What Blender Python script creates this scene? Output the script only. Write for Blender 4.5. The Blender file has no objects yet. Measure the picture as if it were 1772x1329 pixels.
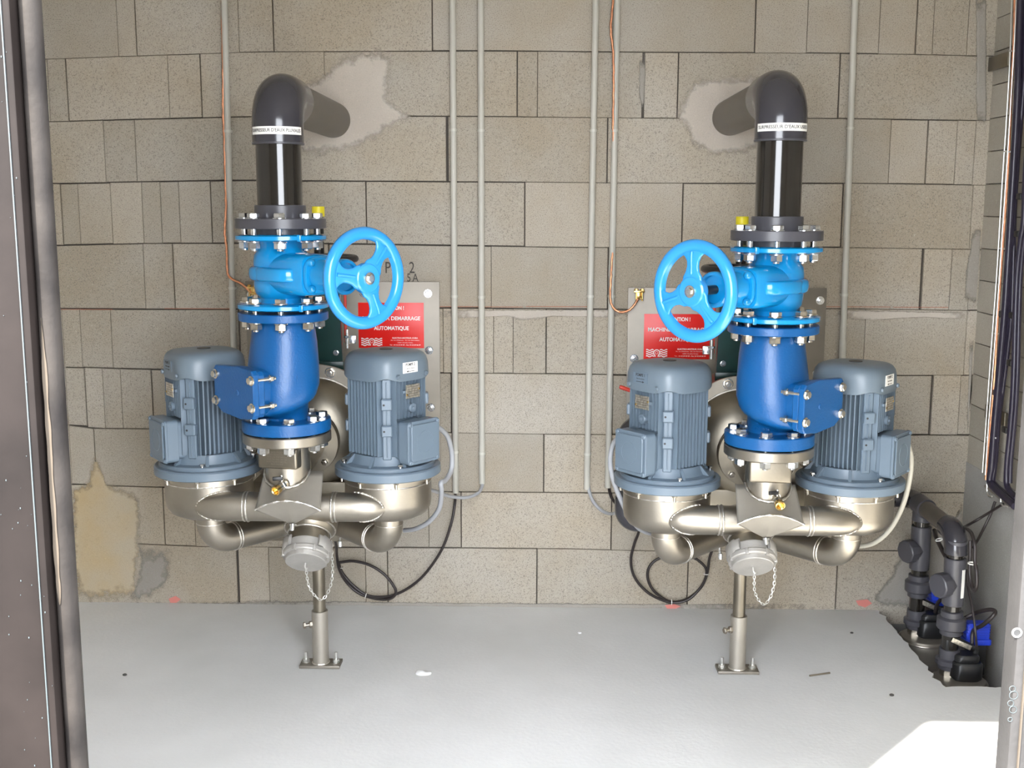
import bpy, bmesh, math, random
from mathutils import Vector as V, Matrix, noise
random.seed(7)
S = bpy.context.scene
PI = math.pi
def R(a): return math.radians(a)

# ------------------------------------------------------------------ camera, world, sun, exposure
F_PX, CAM = 1945.0, V((0.004, -3.617, 1.331))
PIT, YAW, ROL = 0.1573, 0.0239, 0.0016
_r = V((math.cos(YAW), math.sin(YAW), 0)); _fh = V((-math.sin(YAW), math.cos(YAW), 0)); _z = V((0, 0, 1))
CF = _fh*math.cos(PIT) - _z*math.sin(PIT); _u = _fh*math.sin(PIT) + _z*math.cos(PIT)
CR = _r*math.cos(ROL) + _u*math.sin(ROL); CU = _u*math.cos(ROL) - _r*math.sin(ROL)
cd = bpy.data.cameras.new('camera'); cam = bpy.data.objects.new('camera', cd); S.collection.objects.link(cam)
cd.sensor_fit = 'HORIZONTAL'; cd.sensor_width = 36.0; cd.lens = 36.0*F_PX/1772.0; cd.clip_start = 0.05
cam.matrix_world = Matrix(((CR.x, CU.x, -CF.x, CAM.x), (CR.y, CU.y, -CF.y, CAM.y), (CR.z, CU.z, -CF.z, CAM.z), (0, 0, 0, 1)))
S.camera = cam
w = bpy.data.worlds.new('world'); S.world = w; w.use_nodes = True
nt = w.node_tree; bg = nt.nodes['Background']
bg.inputs['Color'].default_value = (0.90, 0.94, 1.0, 1); bg.inputs['Strength'].default_value = 4.0
sd = bpy.data.lights.new('sun', 'SUN'); sun = bpy.data.objects.new('sun', sd); S.collection.objects.link(sun)
sd.energy = 8.0; sd.color = (1.0, 0.95, 0.86); sd.angle = R(0.6)
_sundir = V((0.883, 1.0, -2.05/1.7125)).normalized()
sun.rotation_euler = _sundir.to_track_quat('-Z', 'Y').to_euler()
S.view_settings.view_transform = 'Standard'; S.view_settings.look = 'None'
S.view_settings.exposure = 1.97; S.view_settings.gamma = 1.0; S.view_settings.use_curve_mapping = False
S.cycles.use_denoising = True
S.cycles.max_bounces = 10; S.cycles.diffuse_bounces = 7; S.cycles.glossy_bounces = 5; S.cycles.transparent_max_bounces = 8
S.cycles.sample_clamp_indirect = 8.0
S.cycles.caustics_reflective = False; S.cycles.caustics_refractive = False

# ------------------------------------------------------------------ measuring helpers: where a sight line of the photograph meets a real plane
def _ray(px, py): return CF + CR*((px-886)/F_PX) + CU*((664.5-py)/F_PX)
def WY(px, py, Y):
    d = _ray(px, py); return CAM + d*((Y-CAM.y)/d.y)
def WX(px, py, X):
    d = _ray(px, py); return CAM + d*((X-CAM.x)/d.x)

# ------------------------------------------------------------------ materials
def _mat(name):
    m = bpy.data.materials.new(name); m.use_nodes = True
    n = m.node_tree.nodes; return m, n, m.node_tree.links, n['Principled BSDF']
def mat(name, col, rough=0.5, metal=0.0, var=0.0, vscale=6.0, bump=0.0, bscale=80.0, coat=0.0, col2=None, rvar=0.0):
    m, n, l, p = _mat(name)
    p.inputs['Roughness'].default_value = rough; p.inputs['Metallic'].default_value = metal
    p.inputs['Coat Weight'].default_value = coat; p.inputs['Coat Roughness'].default_value = 0.08
    p.inputs['Base Color'].default_value = (*col, 1)
    tc = n.new('ShaderNodeTexCoord')
    if var > 0 or col2:
        nz = n.new('ShaderNodeTexNoise'); nz.inputs['Scale'].default_value = vscale; nz.inputs['Detail'].default_value = 5
        l.new(tc.outputs['Object'], nz.inputs['Vector'])
        mr = n.new('ShaderNodeMapRange'); mr.inputs[1].default_value = 0.35; mr.inputs[2].default_value = 0.65
        l.new(nz.outputs['Fac'], mr.inputs[0])
        mx = n.new('ShaderNodeMix'); mx.data_type = 'RGBA'
        c2 = col2 or tuple(c*(1-var) for c in col)
        mx.inputs[6].default_value = (*c2, 1); mx.inputs[7].default_value = (*[min(1, c*(1+var*.5)) for c in col], 1)
        l.new(mr.outputs[0], mx.inputs[0]); l.new(mx.outputs[2], p.inputs['Base Color'])
        if rvar:
            m2 = n.new('ShaderNodeMapRange'); m2.inputs[3].default_value = rough-rvar; m2.inputs[4].default_value = rough+rvar
            l.new(nz.outputs['Fac'], m2.inputs[0]); l.new(m2.outputs[0], p.inputs['Roughness'])
    if bump > 0:
        nb = n.new('ShaderNodeTexNoise'); nb.inputs['Scale'].default_value = bscale; nb.inputs['Detail'].default_value = 4
        l.new(tc.outputs['Object'], nb.inputs['Vector'])
        b = n.new('ShaderNodeBump'); b.inputs['Strength'].default_value = bump; b.inputs['Distance'].default_value = 0.002
        l.new(nb.outputs['Fac'], b.inputs['Height']); l.new(b.outputs[0], p.inputs['Normal'])
    return m
def block_mat(name, base, brown, fade=False, speck=0.75):
    """porous concrete: fine dark and pale grains, broad tan clouds, slight change from block to block"""
    m, n, l, p = _mat(name)
    p.inputs['Roughness'].default_value = 0.95; p.inputs['Specular IOR Level'].default_value = 0.15
    ge = n.new('ShaderNodeNewGeometry'); pos = ge.outputs['Position']
    def nz(scale, det=3, rough=.6):
        t = n.new('ShaderNodeTexNoise'); t.inputs['Scale'].default_value = scale; t.inputs['Detail'].default_value = det
        t.inputs['Roughness'].default_value = rough; l.new(pos, t.inputs['Vector']); return t.outputs['Fac']
    def rng(x, a, b, c, d):
        r = n.new('ShaderNodeMapRange'); r.inputs[1].default_value = a; r.inputs[2].default_value = b
        r.inputs[3].default_value = c; r.inputs[4].default_value = d; l.new(x, r.inputs[0]); return r.outputs[0]
    def mixc(f, a, b, mode='MIX'):
        x = n.new('ShaderNodeMix'); x.data_type = 'RGBA'; x.blend_type = mode
        if hasattr(f, 'node'): l.new(f, x.inputs[0])
        else: x.inputs[0].default_value = f
        for s, v in ((6, a), (7, b)):
            if hasattr(v, 'node'): l.new(v, x.inputs[s])
            else: x.inputs[s].default_value = (*v, 1)
        return x.outputs[2]
    c = mixc(rng(nz(2.2, 4), .38, .62, 0, 1), base, brown)
    isl = rng(ge.outputs['Random Per Island'], 0, 1, .90, 1.07)
    cmb = n.new('ShaderNodeCombineColor'); [l.new(isl, cmb.inputs[i]) for i in range(3)]
    c = mixc(1.0, c, cmb.outputs[0], 'MULTIPLY')
    g = nz(330, 2, .7); g2 = nz(150, 3, .7)
    c = mixc(rng(g, .54, .66, 0, speck), c, tuple(x*.30 for x in base))
    c = mixc(rng(g2, .60, .72, 0, .45), c, tuple(min(1, x*1.55) for x in base))
    c = mixc(rng(nz(75, 4, .75), .60, .74, 0, .35), c, tuple(x*.5 for x in base))
    l.new(c, p.inputs['Base Color'])
    b = n.new('ShaderNodeBump'); b.inputs['Strength'].default_value = .45; b.inputs['Distance'].default_value = .0015
    l.new(g2, b.inputs['Height']); l.new(b.outputs[0], p.inputs['Normal'])
    if fade:
        at = n.new('ShaderNodeAttribute'); at.attribute_name = 'edge'
        ad = n.new('ShaderNodeMath'); ad.operation = 'MULTIPLY_ADD'; ad.inputs[1].default_value = 1.6
        l.new(at.outputs['Fac'], ad.inputs[0]); l.new(rng(nz(30, 5, .7), .3, .7, -.65, .05), ad.inputs[2])
        l.new(rng(ad.outputs[0], 0, .8, 0, 1), p.inputs['Alpha'])
    return m
M = {}
M['block'] = block_mat('concrete_block', (0.43, 0.395, 0.34), (0.39, 0.335, 0.26))
M['joint'] = mat('dark_joint', (0.075, 0.065, 0.055), .95)
M['mortar'] = block_mat('cement_smear', (0.50, 0.455, 0.40), (0.45, 0.40, 0.345), True, .2)
M['mortar_grey'] = block_mat('grey_cement', (0.33, 0.31, 0.28), (0.30, 0.275, 0.24), True, .25)
M['mortar_yellow'] = block_mat('ochre_mortar', (0.44, 0.34, 0.20), (0.42, 0.37, 0.29), True, .2)
M['render'] = block_mat('rough_render', (0.40, 0.39, 0.37), (0.31, 0.30, 0.275), False, .3)
M['side'] = block_mat('side_wall_brick', (0.42, 0.395, 0.34), (0.38, 0.345, 0.29), False, .3)
M['floor'] = mat('trowelled_concrete', (0.70, 0.70, 0.695), .85, 0, .05, 2.0, .35, 90, col2=(0.62, 0.62, 0.61))
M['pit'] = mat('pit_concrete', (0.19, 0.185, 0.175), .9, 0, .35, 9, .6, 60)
M['plaster'] = mat('pale_plaster', (0.58, 0.55, 0.50), .9, 0, .1, 4)
M['ground'] = mat('dark_gravel', (0.14, 0.13, 0.12), .95, 0, .2, 9)
M['steel_door'] = mat('brown_painted_steel', (0.0125, 0.0095, 0.0085), .6, 0, .35, 7, .15, 50, rvar=.1)
_spec = []
M['steel_edge'] = mat('worn_steel_edge', (0.026, 0.0225, 0.020), .6, 0, .3, 12, .35, 120, col2=(0.011, 0.0095, 0.009))
M['post'] = mat('grey_primed_steel', (0.030, 0.028, 0.027), .6, .1, .25, 14, .3, 120)
M['scratch'] = mat('bare_steel_line', (0.04, 0.052, 0.055), .6, 0)
for _k in ('steel_door', 'steel_edge'): M[_k].node_tree.nodes['Principled BSDF'].inputs['Specular IOR Level'].default_value = .10
M['weld_pale'] = mat('pale_primer_streak', (0.050, 0.038, 0.026), .8)
M['stainless'] = mat('stainless_steel', (0.40, 0.365, 0.31), .40, 1, .16, 7, .12, 160, rvar=.08)
M['stainless_dark'] = mat('dull_stainless', (0.28, 0.25, 0.20), .42, 1, .25, 6, .15, 120, rvar=.08)
M['stainless_matte'] = mat('brushed_stainless', (0.42, 0.39, 0.34), .52, .75, .12, 7, .12, 160)
M['stainless_plate'] = mat('stainless_sheet', (0.27, 0.245, 0.21), .5, .7, .2, 5, .1, 40, rvar=.08)
M['weld'] = mat('weld_bead', (0.75, 0.72, 0.67), .3, 1, .2, 90, .9, 260)
M['zinc'] = mat('zinc_bolt', (0.78, 0.80, 0.82), .22, 1, .15, 60)
M['nut'] = mat('nickel_nut', (0.72, 0.68, 0.60), .26, 1, .15, 60)
M['brass'] = mat('brass', (0.80, 0.55, 0.20), .25, 1)
M['copper'] = mat('bare_copper', (0.80, 0.36, 0.20), .32, 1, .2, 60, .6, 300)
M['pvc'] = mat('grey_pvc', (0.036, 0.035, 0.043), .2, 0, .06, 8, coat=.3)
M['pvc_mid'] = mat('pressure_pvc', (0.062, 0.061, 0.072), .33, 0, .08, 8)
M['pvc_pipe'] = mat('black_glossy_pipe', (0.014, 0.012, 0.010), .13, 0, .2, 20, coat=.5)
M['pvc_reflect'] = mat('reflection_tinted_pvc', (0.11, 0.095, 0.078), .4, 0, .35, 9, rvar=.1)  # lighter brownish tone: reflections on the wall pipes put into the colour
M['blue'] = mat('light_blue_enamel', (0.004, 0.255, 0.575), .2, 0, .03, 8, .12, 45, coat=.45)
M['wheel'] = mat('wheel_blue_enamel', (0.028, 0.29, 0.70), .22, 0, .02, 8, coat=.4)
M['darkblue'] = mat('deep_blue_epoxy', (0.003, 0.083, 0.262), .33, 0, .05, 10, .3, 200)
M['motor'] = mat('blue_grey_paint', (0.135, 0.180, 0.228), .38, 0, .05, 8, .08, 120)
M['cowl'] = mat('blue_grey_cowl', (0.140, 0.180, 0.218), .36, 0, .05, 8, .06, 120)
M['plate'] = mat('aluminium_nameplate', (0.62, 0.58, 0.50), .4, .9, .35, 160)
M['black'] = mat('black_rubber', (0.012, 0.012, 0.013), .4)
M['black_cable'] = mat('black_cable', (0.026, 0.020, 0.020), .38)
M['purple_cable'] = mat('dark_cable_sheath', (0.024, 0.020, 0.036), .30)
M['grey_cable'] = mat('grey_cable', (0.36, 0.37, 0.39), .5)
M['cream_cable'] = mat('pale_grey_cable', (0.52, 0.50, 0.43), .5)
M['conduit'] = mat('grey_conduit', (0.49, 0.475, 0.42), .42, 0, .04, 8)
M['clip'] = mat('pale_clip', (0.56, 0.55, 0.49), .5)
M['white'] = mat('white_label', (0.85, 0.84, 0.80), .5)
M['ink'] = mat('black_ink', (0.02, 0.02, 0.02), .6)
M['ink_soft'] = mat('worn_stencil_ink', (0.06, 0.055, 0.05), .8)
M['red'] = mat('red_sticker', (0.80, 0.012, 0.008), .35)
M['print'] = mat('white_print', (0.92, 0.88, 0.86), .5)
M['redpaint'] = mat('red_plastic', (0.60, 0.05, 0.03), .4)
M['redspray'] = mat('faded_red_spray', (0.62, 0.22, 0.19), .9)
M['redline'] = mat('red_chalk_line', (0.42, 0.15, 0.09), .95)
M['yellow'] = mat('yellow_plastic', (0.78, 0.66, 0.02), .4)
M['green'] = mat('dark_green_enamel', (0.006, 0.040, 0.036), .3, 0, .2, 14, .2, 60)
M['float'] = mat('royal_blue_plastic', (0.015, 0.045, 0.48), .4)
M['cast'] = mat('cast_aluminium', (0.41, 0.395, 0.37), .5, .55, .08, 30, .25, 160)
M['galv'] = mat('galvanised_wire', (0.72, 0.72, 0.70), .3, .9)
M['engrave'] = mat('engraved_lettering', (0.30, 0.26, 0.21), .5, .8)

# ------------------------------------------------------------------ mesh helpers
def frame(o, z, x=None):
    z = V(z).normalized(); x = V(x) if x is not None else (V((1, 0, 0)) if abs(z.x) < .9 else V((0, 1, 0)))
    x = (x - z*x.dot(z)).normalized(); y = z.cross(x)
    return Matrix(((x.x, y.x, z.x, o[0]), (x.y, y.y, z.y, o[1]), (x.z, y.z, z.z, o[2]), (0, 0, 0, 1)))
class B:
    def __init__(s): s.b = bmesh.new()
    def box(s, c, size, bev=0.0, m=None, seg=2):
        r = bmesh.ops.create_cube(s.b, size=1.0); vs = r['verts']
        for v in vs: v.co = V((v.co.x*size[0], v.co.y*size[1], v.co.z*size[2]))
        if bev > 0:
            es = list({e for v in vs for e in v.link_edges})
            rr = bmesh.ops.bevel(s.b, geom=es, offset=min(bev, min(size)*.45), segments=seg, affect='EDGES', profile=.5)
            vs = list({v for f in rr['faces'] for v in f.verts} | {v for v in vs if v.is_valid})
        mm = Matrix.Translation(V(c)) @ (m or Matrix.Identity(4))
        for v in vs: v.co = mm @ v.co
        return s
    def rings(s, rs, close=True, caps=True):
        vv = [[s.b.verts.new(p) for p in r] for r in rs]; n = len(vv[0])
        for a, b2 in zip(vv, vv[1:]):
            for i in range(n if close else n-1):
                s.b.faces.new((a[i], a[(i+1) % n], b2[(i+1) % n], b2[i]))
        if caps:
            s.b.faces.new(vv[0][::-1]); s.b.faces.new(vv[-1])
        return s
    def lathe(s, prof, o=(0, 0, 0), ax=(0, 0, 1), seg=48, caps=True):
        f = frame(o, ax)
        return s.rings([[f @ V((r*math.cos(2*PI*i/seg), r*math.sin(2*PI*i/seg), h)) for i in range(seg)] for r, h in prof], True, caps)
    def ring(s, ri, ro, h0, h1, o=(0, 0, 0), ax=(0, 0, 1), seg=48, ch=0.0):
        f = frame(o, ax); pr = [(ri, h0), (ro-ch, h0), (ro, h0+ch), (ro, h1-ch), (ro-ch, h1), (ri, h1), (ri, h0)]
        s.rings([[f @ V((r*math.cos(2*PI*i/seg), r*math.sin(2*PI*i/seg), h)) for i in range(seg)] for r, h in pr], True, False); return s
    def cyl(s, p0, p1, r, r2=None, seg=24):
        p0, p1 = V(p0), V(p1); d = p1-p0
        return s.lathe([(r, 0), (r if r2 is None else r2, d.length)], p0, d, seg)
    def ccyl(s, p0, p1, r, c=.002, seg=32):
        p0, p1 = V(p0), V(p1); L = (p1-p0).length
        return s.lathe([(r-c, 0), (r, c), (r, L-c), (r-c, L)], p0, p1-p0, seg)
    def tube(s, pts, r, seg=12, caps=True):
        pts = [V(p) for p in pts]; rs = []; n = len(pts)
        t = (pts[1]-pts[0]).normalized(); up = V((0, 0, 1)) if abs(t.z) < .9 else V((1, 0, 0)); x = (up - t*up.dot(t)).normalized()
        for i, p in enumerate(pts):
            t = (pts[min(i+1, n-1)]-pts[max(i-1, 0)]).normalized()
            x = (x - t*x.dot(t)).normalized(); y = t.cross(x); rr = r[i] if isinstance(r, (list, tuple)) else r
            rs.append([p + (x*math.cos(2*PI*k/seg) + y*math.sin(2*PI*k/seg))*rr for k in range(seg)])
        return s.rings(rs, True, caps)
    def prism(s, poly, h0, h1, f=None, ch=0.0):
        f = f or Matrix.Identity(4); c = sum((V((*p, 0)) for p in poly), V())/len(poly)
        def rg(h, k): return [f @ V((c.x+(p[0]-c.x)*k, c.y+(p[1]-c.y)*k, h)) for p in poly]
        if ch > 0:
            sz = max((V((*p, 0))-c).length for p in poly); k = 1-ch/sz
            return s.rings([rg(h0, k), rg(h0+ch, 1), rg(h1-ch, 1), rg(h1, k)])
        return s.rings([rg(h0, 1), rg(h1, 1)])
    def hexa(s, o, ax, r, h, rot=0.0):
        f = frame(o, ax); p = [(r*math.cos(rot+PI*i/3), r*math.sin(rot+PI*i/3)) for i in range(6)]
        return s.prism(p, 0, h, f, r*.12)
    def sphere(s, c, r, sc=(1, 1, 1)):
        q = bmesh.ops.create_uvsphere(s.b, u_segments=20, v_segments=12, radius=r)
        for v in q['verts']: v.co = V((v.co.x*sc[0], v.co.y*sc[1], v.co.z*sc[2]))+V(c)
        return s
    def torus(s, c, ax, Rr, r, seg=40, k=10, a0=0, a1=2*PI, x=None):
        f = frame(c, ax, x); full = abs(a1-a0-2*PI) < 1e-6; n = seg
        pts = [f @ V((Rr*math.cos(a0+(a1-a0)*i/n), Rr*math.sin(a0+(a1-a0)*i/n), 0)) for i in range(n+1)]
        if not full: return s.tube(pts, r, k)
        vv = []
        for i in range(n):
            a = 2*PI*i/n
            vv.append([s.b.verts.new(f @ V(((Rr+r*math.cos(b))*math.cos(a), (Rr+r*math.cos(b))*math.sin(a), r*math.sin(b)))) for b in [2*PI*j/k for j in range(k)]])
        for i in range(n):
            A, C2 = vv[i], vv[(i+1) % n]
            for j in range(k): s.b.faces.new((A[j], C2[j], C2[(j+1) % k], A[(j+1) % k]))
        return s
    def xf(s, m):
        for v in s.b.verts: v.co = m @ v.co
        return s
def spline(pts, n=8):
    pts = [V(p) for p in pts]; q = [pts[0]*2-pts[1]]+pts+[pts[-1]*2-pts[-2]]; out = []
    for i in range(1, len(q)-2):
        a, b, c, d = q[i-1:i+3]
        for k in range(n):
            t = k/n; out.append(.5*((2*b)+(c-a)*t+(2*a-5*b+4*c-d)*t*t+(3*b-a-3*c+d)*t*t*t))
    return out+[pts[-1]]
def arcpath(p0, corner, p1, rad, n=10):
    """straight - round bend - straight"""
    p0, c, p1 = V(p0), V(corner), V(p1); a = (p0-c).normalized(); b = (p1-c).normalized()
    half = a.angle(b)/2; d = rad/math.tan(half); s0 = c+a*d; s1 = c+b*d; cen = c+(a+b).normalized()*(rad/math.sin(half)); out = [p0]
    u = (s0-cen); v = (s1-cen); ang = u.angle(v); ax = u.cross(v).normalized()
    for i in range(n+1): out.append(cen + Matrix.Rotation(ang*i/n, 3, ax) @ u)
    return out+[p1]
ROOTLOC = {}
def rootof(o):
    while o.parent: o = o.parent
    return o
def link(o): S.collection.objects.link(o); return o
def obj(name, b, m, parent=None, world=True, smooth=35, **props):
    """one mesh object; vertices come in world coordinates unless world=False (thing's own space)"""
    me = bpy.data.meshes.new(name); bm = b.b if isinstance(b, B) else b
    if isinstance(b, B):
        bmesh.ops.recalc_face_normals(bm, faces=bm.faces)
    off = V()
    if parent is not None and world: off = V(rootof(parent)['_o'])
    if off.length: 
        for v in bm.verts: v.co -= off
    o = bpy.data.objects.new(name, me)
    if parent is None:
        xs = [v.co for v in bm.verts]; c = V(((min(v.x for v in xs)+max(v.x for v in xs))/2, (min(v.y for v in xs)+max(v.y for v in xs))/2, min(v.z for v in xs)))
        for v in bm.verts: v.co -= c
        o.location = c; o['_o'] = list(c)
    bm.to_mesh(me); bm.free()
    if smooth:
        for p in me.polygons: p.use_smooth = True
        me.set_sharp_from_angle(angle=R(smooth))
    me.materials.append(M[m] if isinstance(m, str) else m)
    o.parent = parent; link(o)
    for k, v in props.items(): o[k] = v
    return o
def inst(name, me, matrix, parent, mt=None):
    """a part sharing mesh data with its look-alikes"""
    o = bpy.data.objects.new(name, me); link(o); o.parent = parent
    o.matrix_local = Matrix.Translation(-V(rootof(parent)['_o'])) @ matrix if rootof(parent).get('_o') is not None else matrix
    return o
def thing(name, label, cat, loc, group=None, rz=0.0):
    o = bpy.data.objects.new(name, None); link(o); o.location = loc; o.rotation_euler = (0, 0, rz); o.empty_display_size = .05
    o['_o'] = list(loc); o['label'] = label; o['category'] = cat
    if group: o['group'] = group
    return o
def tag(o, label, cat, group=None):
    o['label'] = label; o['category'] = cat
    if group: o['group'] = group
    return o
def struct(name, b, m, **k):
    o = obj(name, b, m, **k); o['kind'] = 'structure'; return o
def kids(o): return [c for c in bpy.data.objects if c.parent == o]
def dup(root, loc, rz, label):
    r = root.copy(); link(r); r.location = loc; r.rotation_euler = (0, 0, rz); r['label'] = label; r['_o'] = list(loc)
    for ch in kids(root):
        c = ch.copy(); link(c); c.parent = r
        for g in kids(ch):
            d = g.copy(); link(d); d.parent = c
    return r
def text_mesh(body, size, depth=.0004, f=None, bend=None, bold=0.0, align='CENTER', sx=1.0, space=1.0, fit=None):
    """lettering as a bmesh; f places it flat, bend=(axis point, radius, azimuth) wraps it on an upright cylinder"""
    cu = bpy.data.curves.new('t', 'FONT'); cu.body = body; cu.size = size; cu.align_x = align; cu.align_y = 'CENTER'
    cu.extrude = depth; cu.offset = bold; cu.resolution_u = 3; cu.space_character = space
    to = bpy.data.objects.new('t', cu); link(to)
    me = bpy.data.meshes.new_from_object(to); bpy.data.objects.remove(to)
    b = B(); b.b.from_mesh(me); bpy.data.meshes.remove(me)
    if fit:
        xs = [v.co.x for v in b.b.verts]; sx = fit/(max(xs)-min(xs))
    for v in b.b.verts:
        v.co.x *= sx
        if bend:
            c, rr, az = bend; a = az + v.co.x/rr     # az measured from -Y towards +X
            v.co = V((c[0]+(rr+v.co.z)*math.sin(a), c[1]-(rr+v.co.z)*math.cos(a), c[2]+v.co.y))
        elif f is not None: v.co = f @ v.co
    return b
def wallframe(x, y, z): return Matrix(((1, 0, 0, x), (0, 0, -1, y), (0, 1, 0, z), (0, 0, 0, 1)))   # flat text facing -Y
def azdir(a): return V((math.sin(a), -math.cos(a), 0))                                          # a: from -Y towards +X

# ------------------------------------------------------------------ the room
LINES = [
 (9, [(66,103),(200,98),(350,93),(440,90),(700,88.5),(850,88),(1000,90),(1150,91),(1400,92),(1590,94),(1730,98)]),
 (8, [(76,211),(200,207),(350,203.5),(440,201),(720,201),(890,202),(1140,204.5),(1450,204.5),(1600,207),(1730,209)]),
 (7, [(80,318),(250,315),(400,312),(560,313),(700,313.7),(900,315),(1100,317),(1450,317),(1600,319),(1730,321)]),
 (6, [(86,425),(240,421),(420,421),(600,422),(800,425),(1000,428),(1450,428),(1590,430),(1730,432)]),
 (5, [(92,534),(200,535),(400,535),(800,533),(1000,535),(1450,534),(1590,536),(1730,538)]),
 (4, [(102,635),(150,636),(240,639),(500,642),(770,645.5),(950,647),(1080,649),(1560,649),(1720,649)]),
 (3, [(110,735),(150,737),(155,741),(250,742),(500,746),(800,749),(940,751),(1250,753),(1600,752),(1720,753)]),
 (2, [(120,838),(260,843),(500,848),(800,851),(940,852),(1030,853),(1300,854),(1540,853),(1720,853)]),
 (1, [(130,938),(265,941),(300,945),(500,947),(800,948),(1000,950),(1100,953),(1300,954),(1480,953),(1720,953)])]
def course(k):
    """height of bed joint k as a function of X, measured off the photograph and mapped to the wall"""
    pts = [WY(x, y, 0) for x, y in dict(LINES)[k]]; P = [(p.x, p.z) for p in pts]
    P = [(-1.9, P[0][1])]+P+[(1.9, P[-1][1])]
    def f(x):
        for a, b in zip(P, P[1:]):
            if x <= b[0]: return a[1]+(b[1]-a[1])*(x-a[0])/(b[0]-a[0])
        return P[-1][1]
    return f
CO = {k: course(k) for k, _ in LINES}
CO[0] = lambda x: -.05
for q in (10, 11, 12): CO[q] = (lambda q: (lambda x: CO[9](x)+.2*(q-9)))(q)
# upright joints per course (pixel x, pixel y, kind): J real joint, s shallow score
ROWS = {
 9: [(203,50,'s'),(235,50,'J'),(413,50,'s'),(473,50,'J'),(748,50,'J'),(1028,50,'s'),(1307,50,'J'),(1397,50,'s'),(1522,50,'s'),(1586,50,'J'),(1615,50,'s'),(1675,50,'s')],
 8: [(84,150,'s'),(116,150,'J'),(292,150,'s'),(348,150,'J'),(561,110,'s'),(895,150,'J'),(930,150,'s'),(1113,150,'W'),(1173,150,'J'),(1452,150,'J')],
 7: [(181,260,'s'),(235,260,'s'),(454,260,'s'),(774,260,'W'),(1051,260,'J'),(1328,260,'J'),(1540,260,'s'),(1604,260,'J'),(1654,260,'s'),(1686,260,'s')],
 6: [(107,370,'J'),(137,370,'s'),(193,370,'s'),(247,370,'s'),(279,370,'s'),(311,370,'s'),(366,370,'J'),(634,370,'J'),(908,370,'J'),(1181,370,'J'),(1457,370,'J'),(1681,370,'s')],
 5: [(250,480,'s'),(301,480,'J'),(570,480,'J'),(850,480,'s'),(1052,480,'J'),(1326,480,'J'),(1595,480,'W'),(1645,480,'s'),(1678,480,'s')],
 4: [(110,590,'s'),(141,590,'s'),(194,590,'s'),(415,590,'J'),(680,590,'s'),(767,590,'s'),(854,600,'s'),(888,600,'s'),(945,600,'J'),(1222,600,'J'),(1495,600,'s'),(1670,600,'s')],
 3: [(116,690,'s'),(149,690,'J'),(180,690,'s'),(211,690,'s'),(264,690,'J'),(530,690,'J'),(781,690,'J'),(1060,690,'s'),(1340,690,'J'),(1548,700,'s'),(1611,700,'W'),(1660,700,'s'),(1691,700,'s')],
 2: [(122,790,'s'),(164,780,'J'),(400,800,'J'),(668,800,'J'),(941,800,'J'),(1200,800,'J'),(1470,800,'J')],
 1: [(284,900,'J'),(338,920,'s'),(541,900,'J'),(742,900,'s'),(798,900,'J'),(1058,900,'J'),(1320,900,'J'),(1579,900,'J')],
 0: [(412,1000,'W'),(466,1000,'s'),(633,1000,'s'),(671,1000,'J'),(929,1000,'J'),(1190,1000,'J'),(1448,1000,'J')],
 10: [(100,20,'J'),(360,20,'J'),(640,20,'J'),(920,20,'J'),(1200,20,'J'),(1480,20,'J')], 11: [(240,20,'J'),(500,20,'J'),(780,20,'J'),(1060,20,'J'),(1340,20,'J'),(1620,20,'J')]}
XL, XR, YF, ZC = -1.75, 1.402, -2.49, 2.32
wb = B()
for k, js in ROWS.items():
    xs = [(XL, 'J')]+[(WY(a, b, 0).x, t) for a, b, t in js]+[(XR+.1, 'J')]
    lo, hi = CO[k], CO[k+1]; dy = random.uniform(0, .002)
    for i in range(len(xs)-1):
        g = {'J': .0018, 's': .0007, 'W': .0042}
        if xs[i][1] != 's': dy = random.uniform(0, .0025)
        x0 = xs[i][0]+g[xs[i][1]]; x1 = xs[i+1][0]-g[xs[i+1][1]]; gz = random.choice((.0005, .0010, .0016, .0024))
        n = max(1, int((x1-x0)/.12)); c = .0012
        def col(x, y, e): return [V((x, y, lo(x)+gz+e)), V((x, y, hi(x)-gz-e))]
        rs = []
        X = [x0+(x1-x0)*j/n for j in range(n+1)]
        # front face bevelled slightly, sides going back into the wall
        front = [wb.b.verts.new(p) for x in X for p in col(min(max(x, x0+c), x1-c), -dy, c)]
        mid = [wb.b.verts.new(p) for x in X for p in col(x, -dy+c, 0)]
        back = [wb.b.verts.new(p) for x in X for p in col(x, .03, 0)]
        for L2 in range(n):
            wb.b.faces.new((front[2*L2], front[2*L2+2], front[2*L2+3], front[2*L2+1]))
        for A, Bk in ((front, mid), (mid, back)):
            for L2 in range(n):
                wb.b.faces.new((A[2*L2], Bk[2*L2], Bk[2*L2+2], A[2*L2+2])); wb.b.faces.new((A[2*L2+1], A[2*L2+3], Bk[2*L2+3], Bk[2*L2+1]))
            wb.b.faces.new((A[0], A[1], Bk[1], Bk[0])); wb.b.faces.new((A[-2], Bk[-2], Bk[-1], A[-1]))
wall = struct('wall_back', wb, 'block', smooth=0)
obj('mortar_bed', B().box(((XL+XR)/2+.05, .06, .95), (XR-XL+.1, .10, 2.9)), 'joint', wall, smooth=0)

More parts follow.
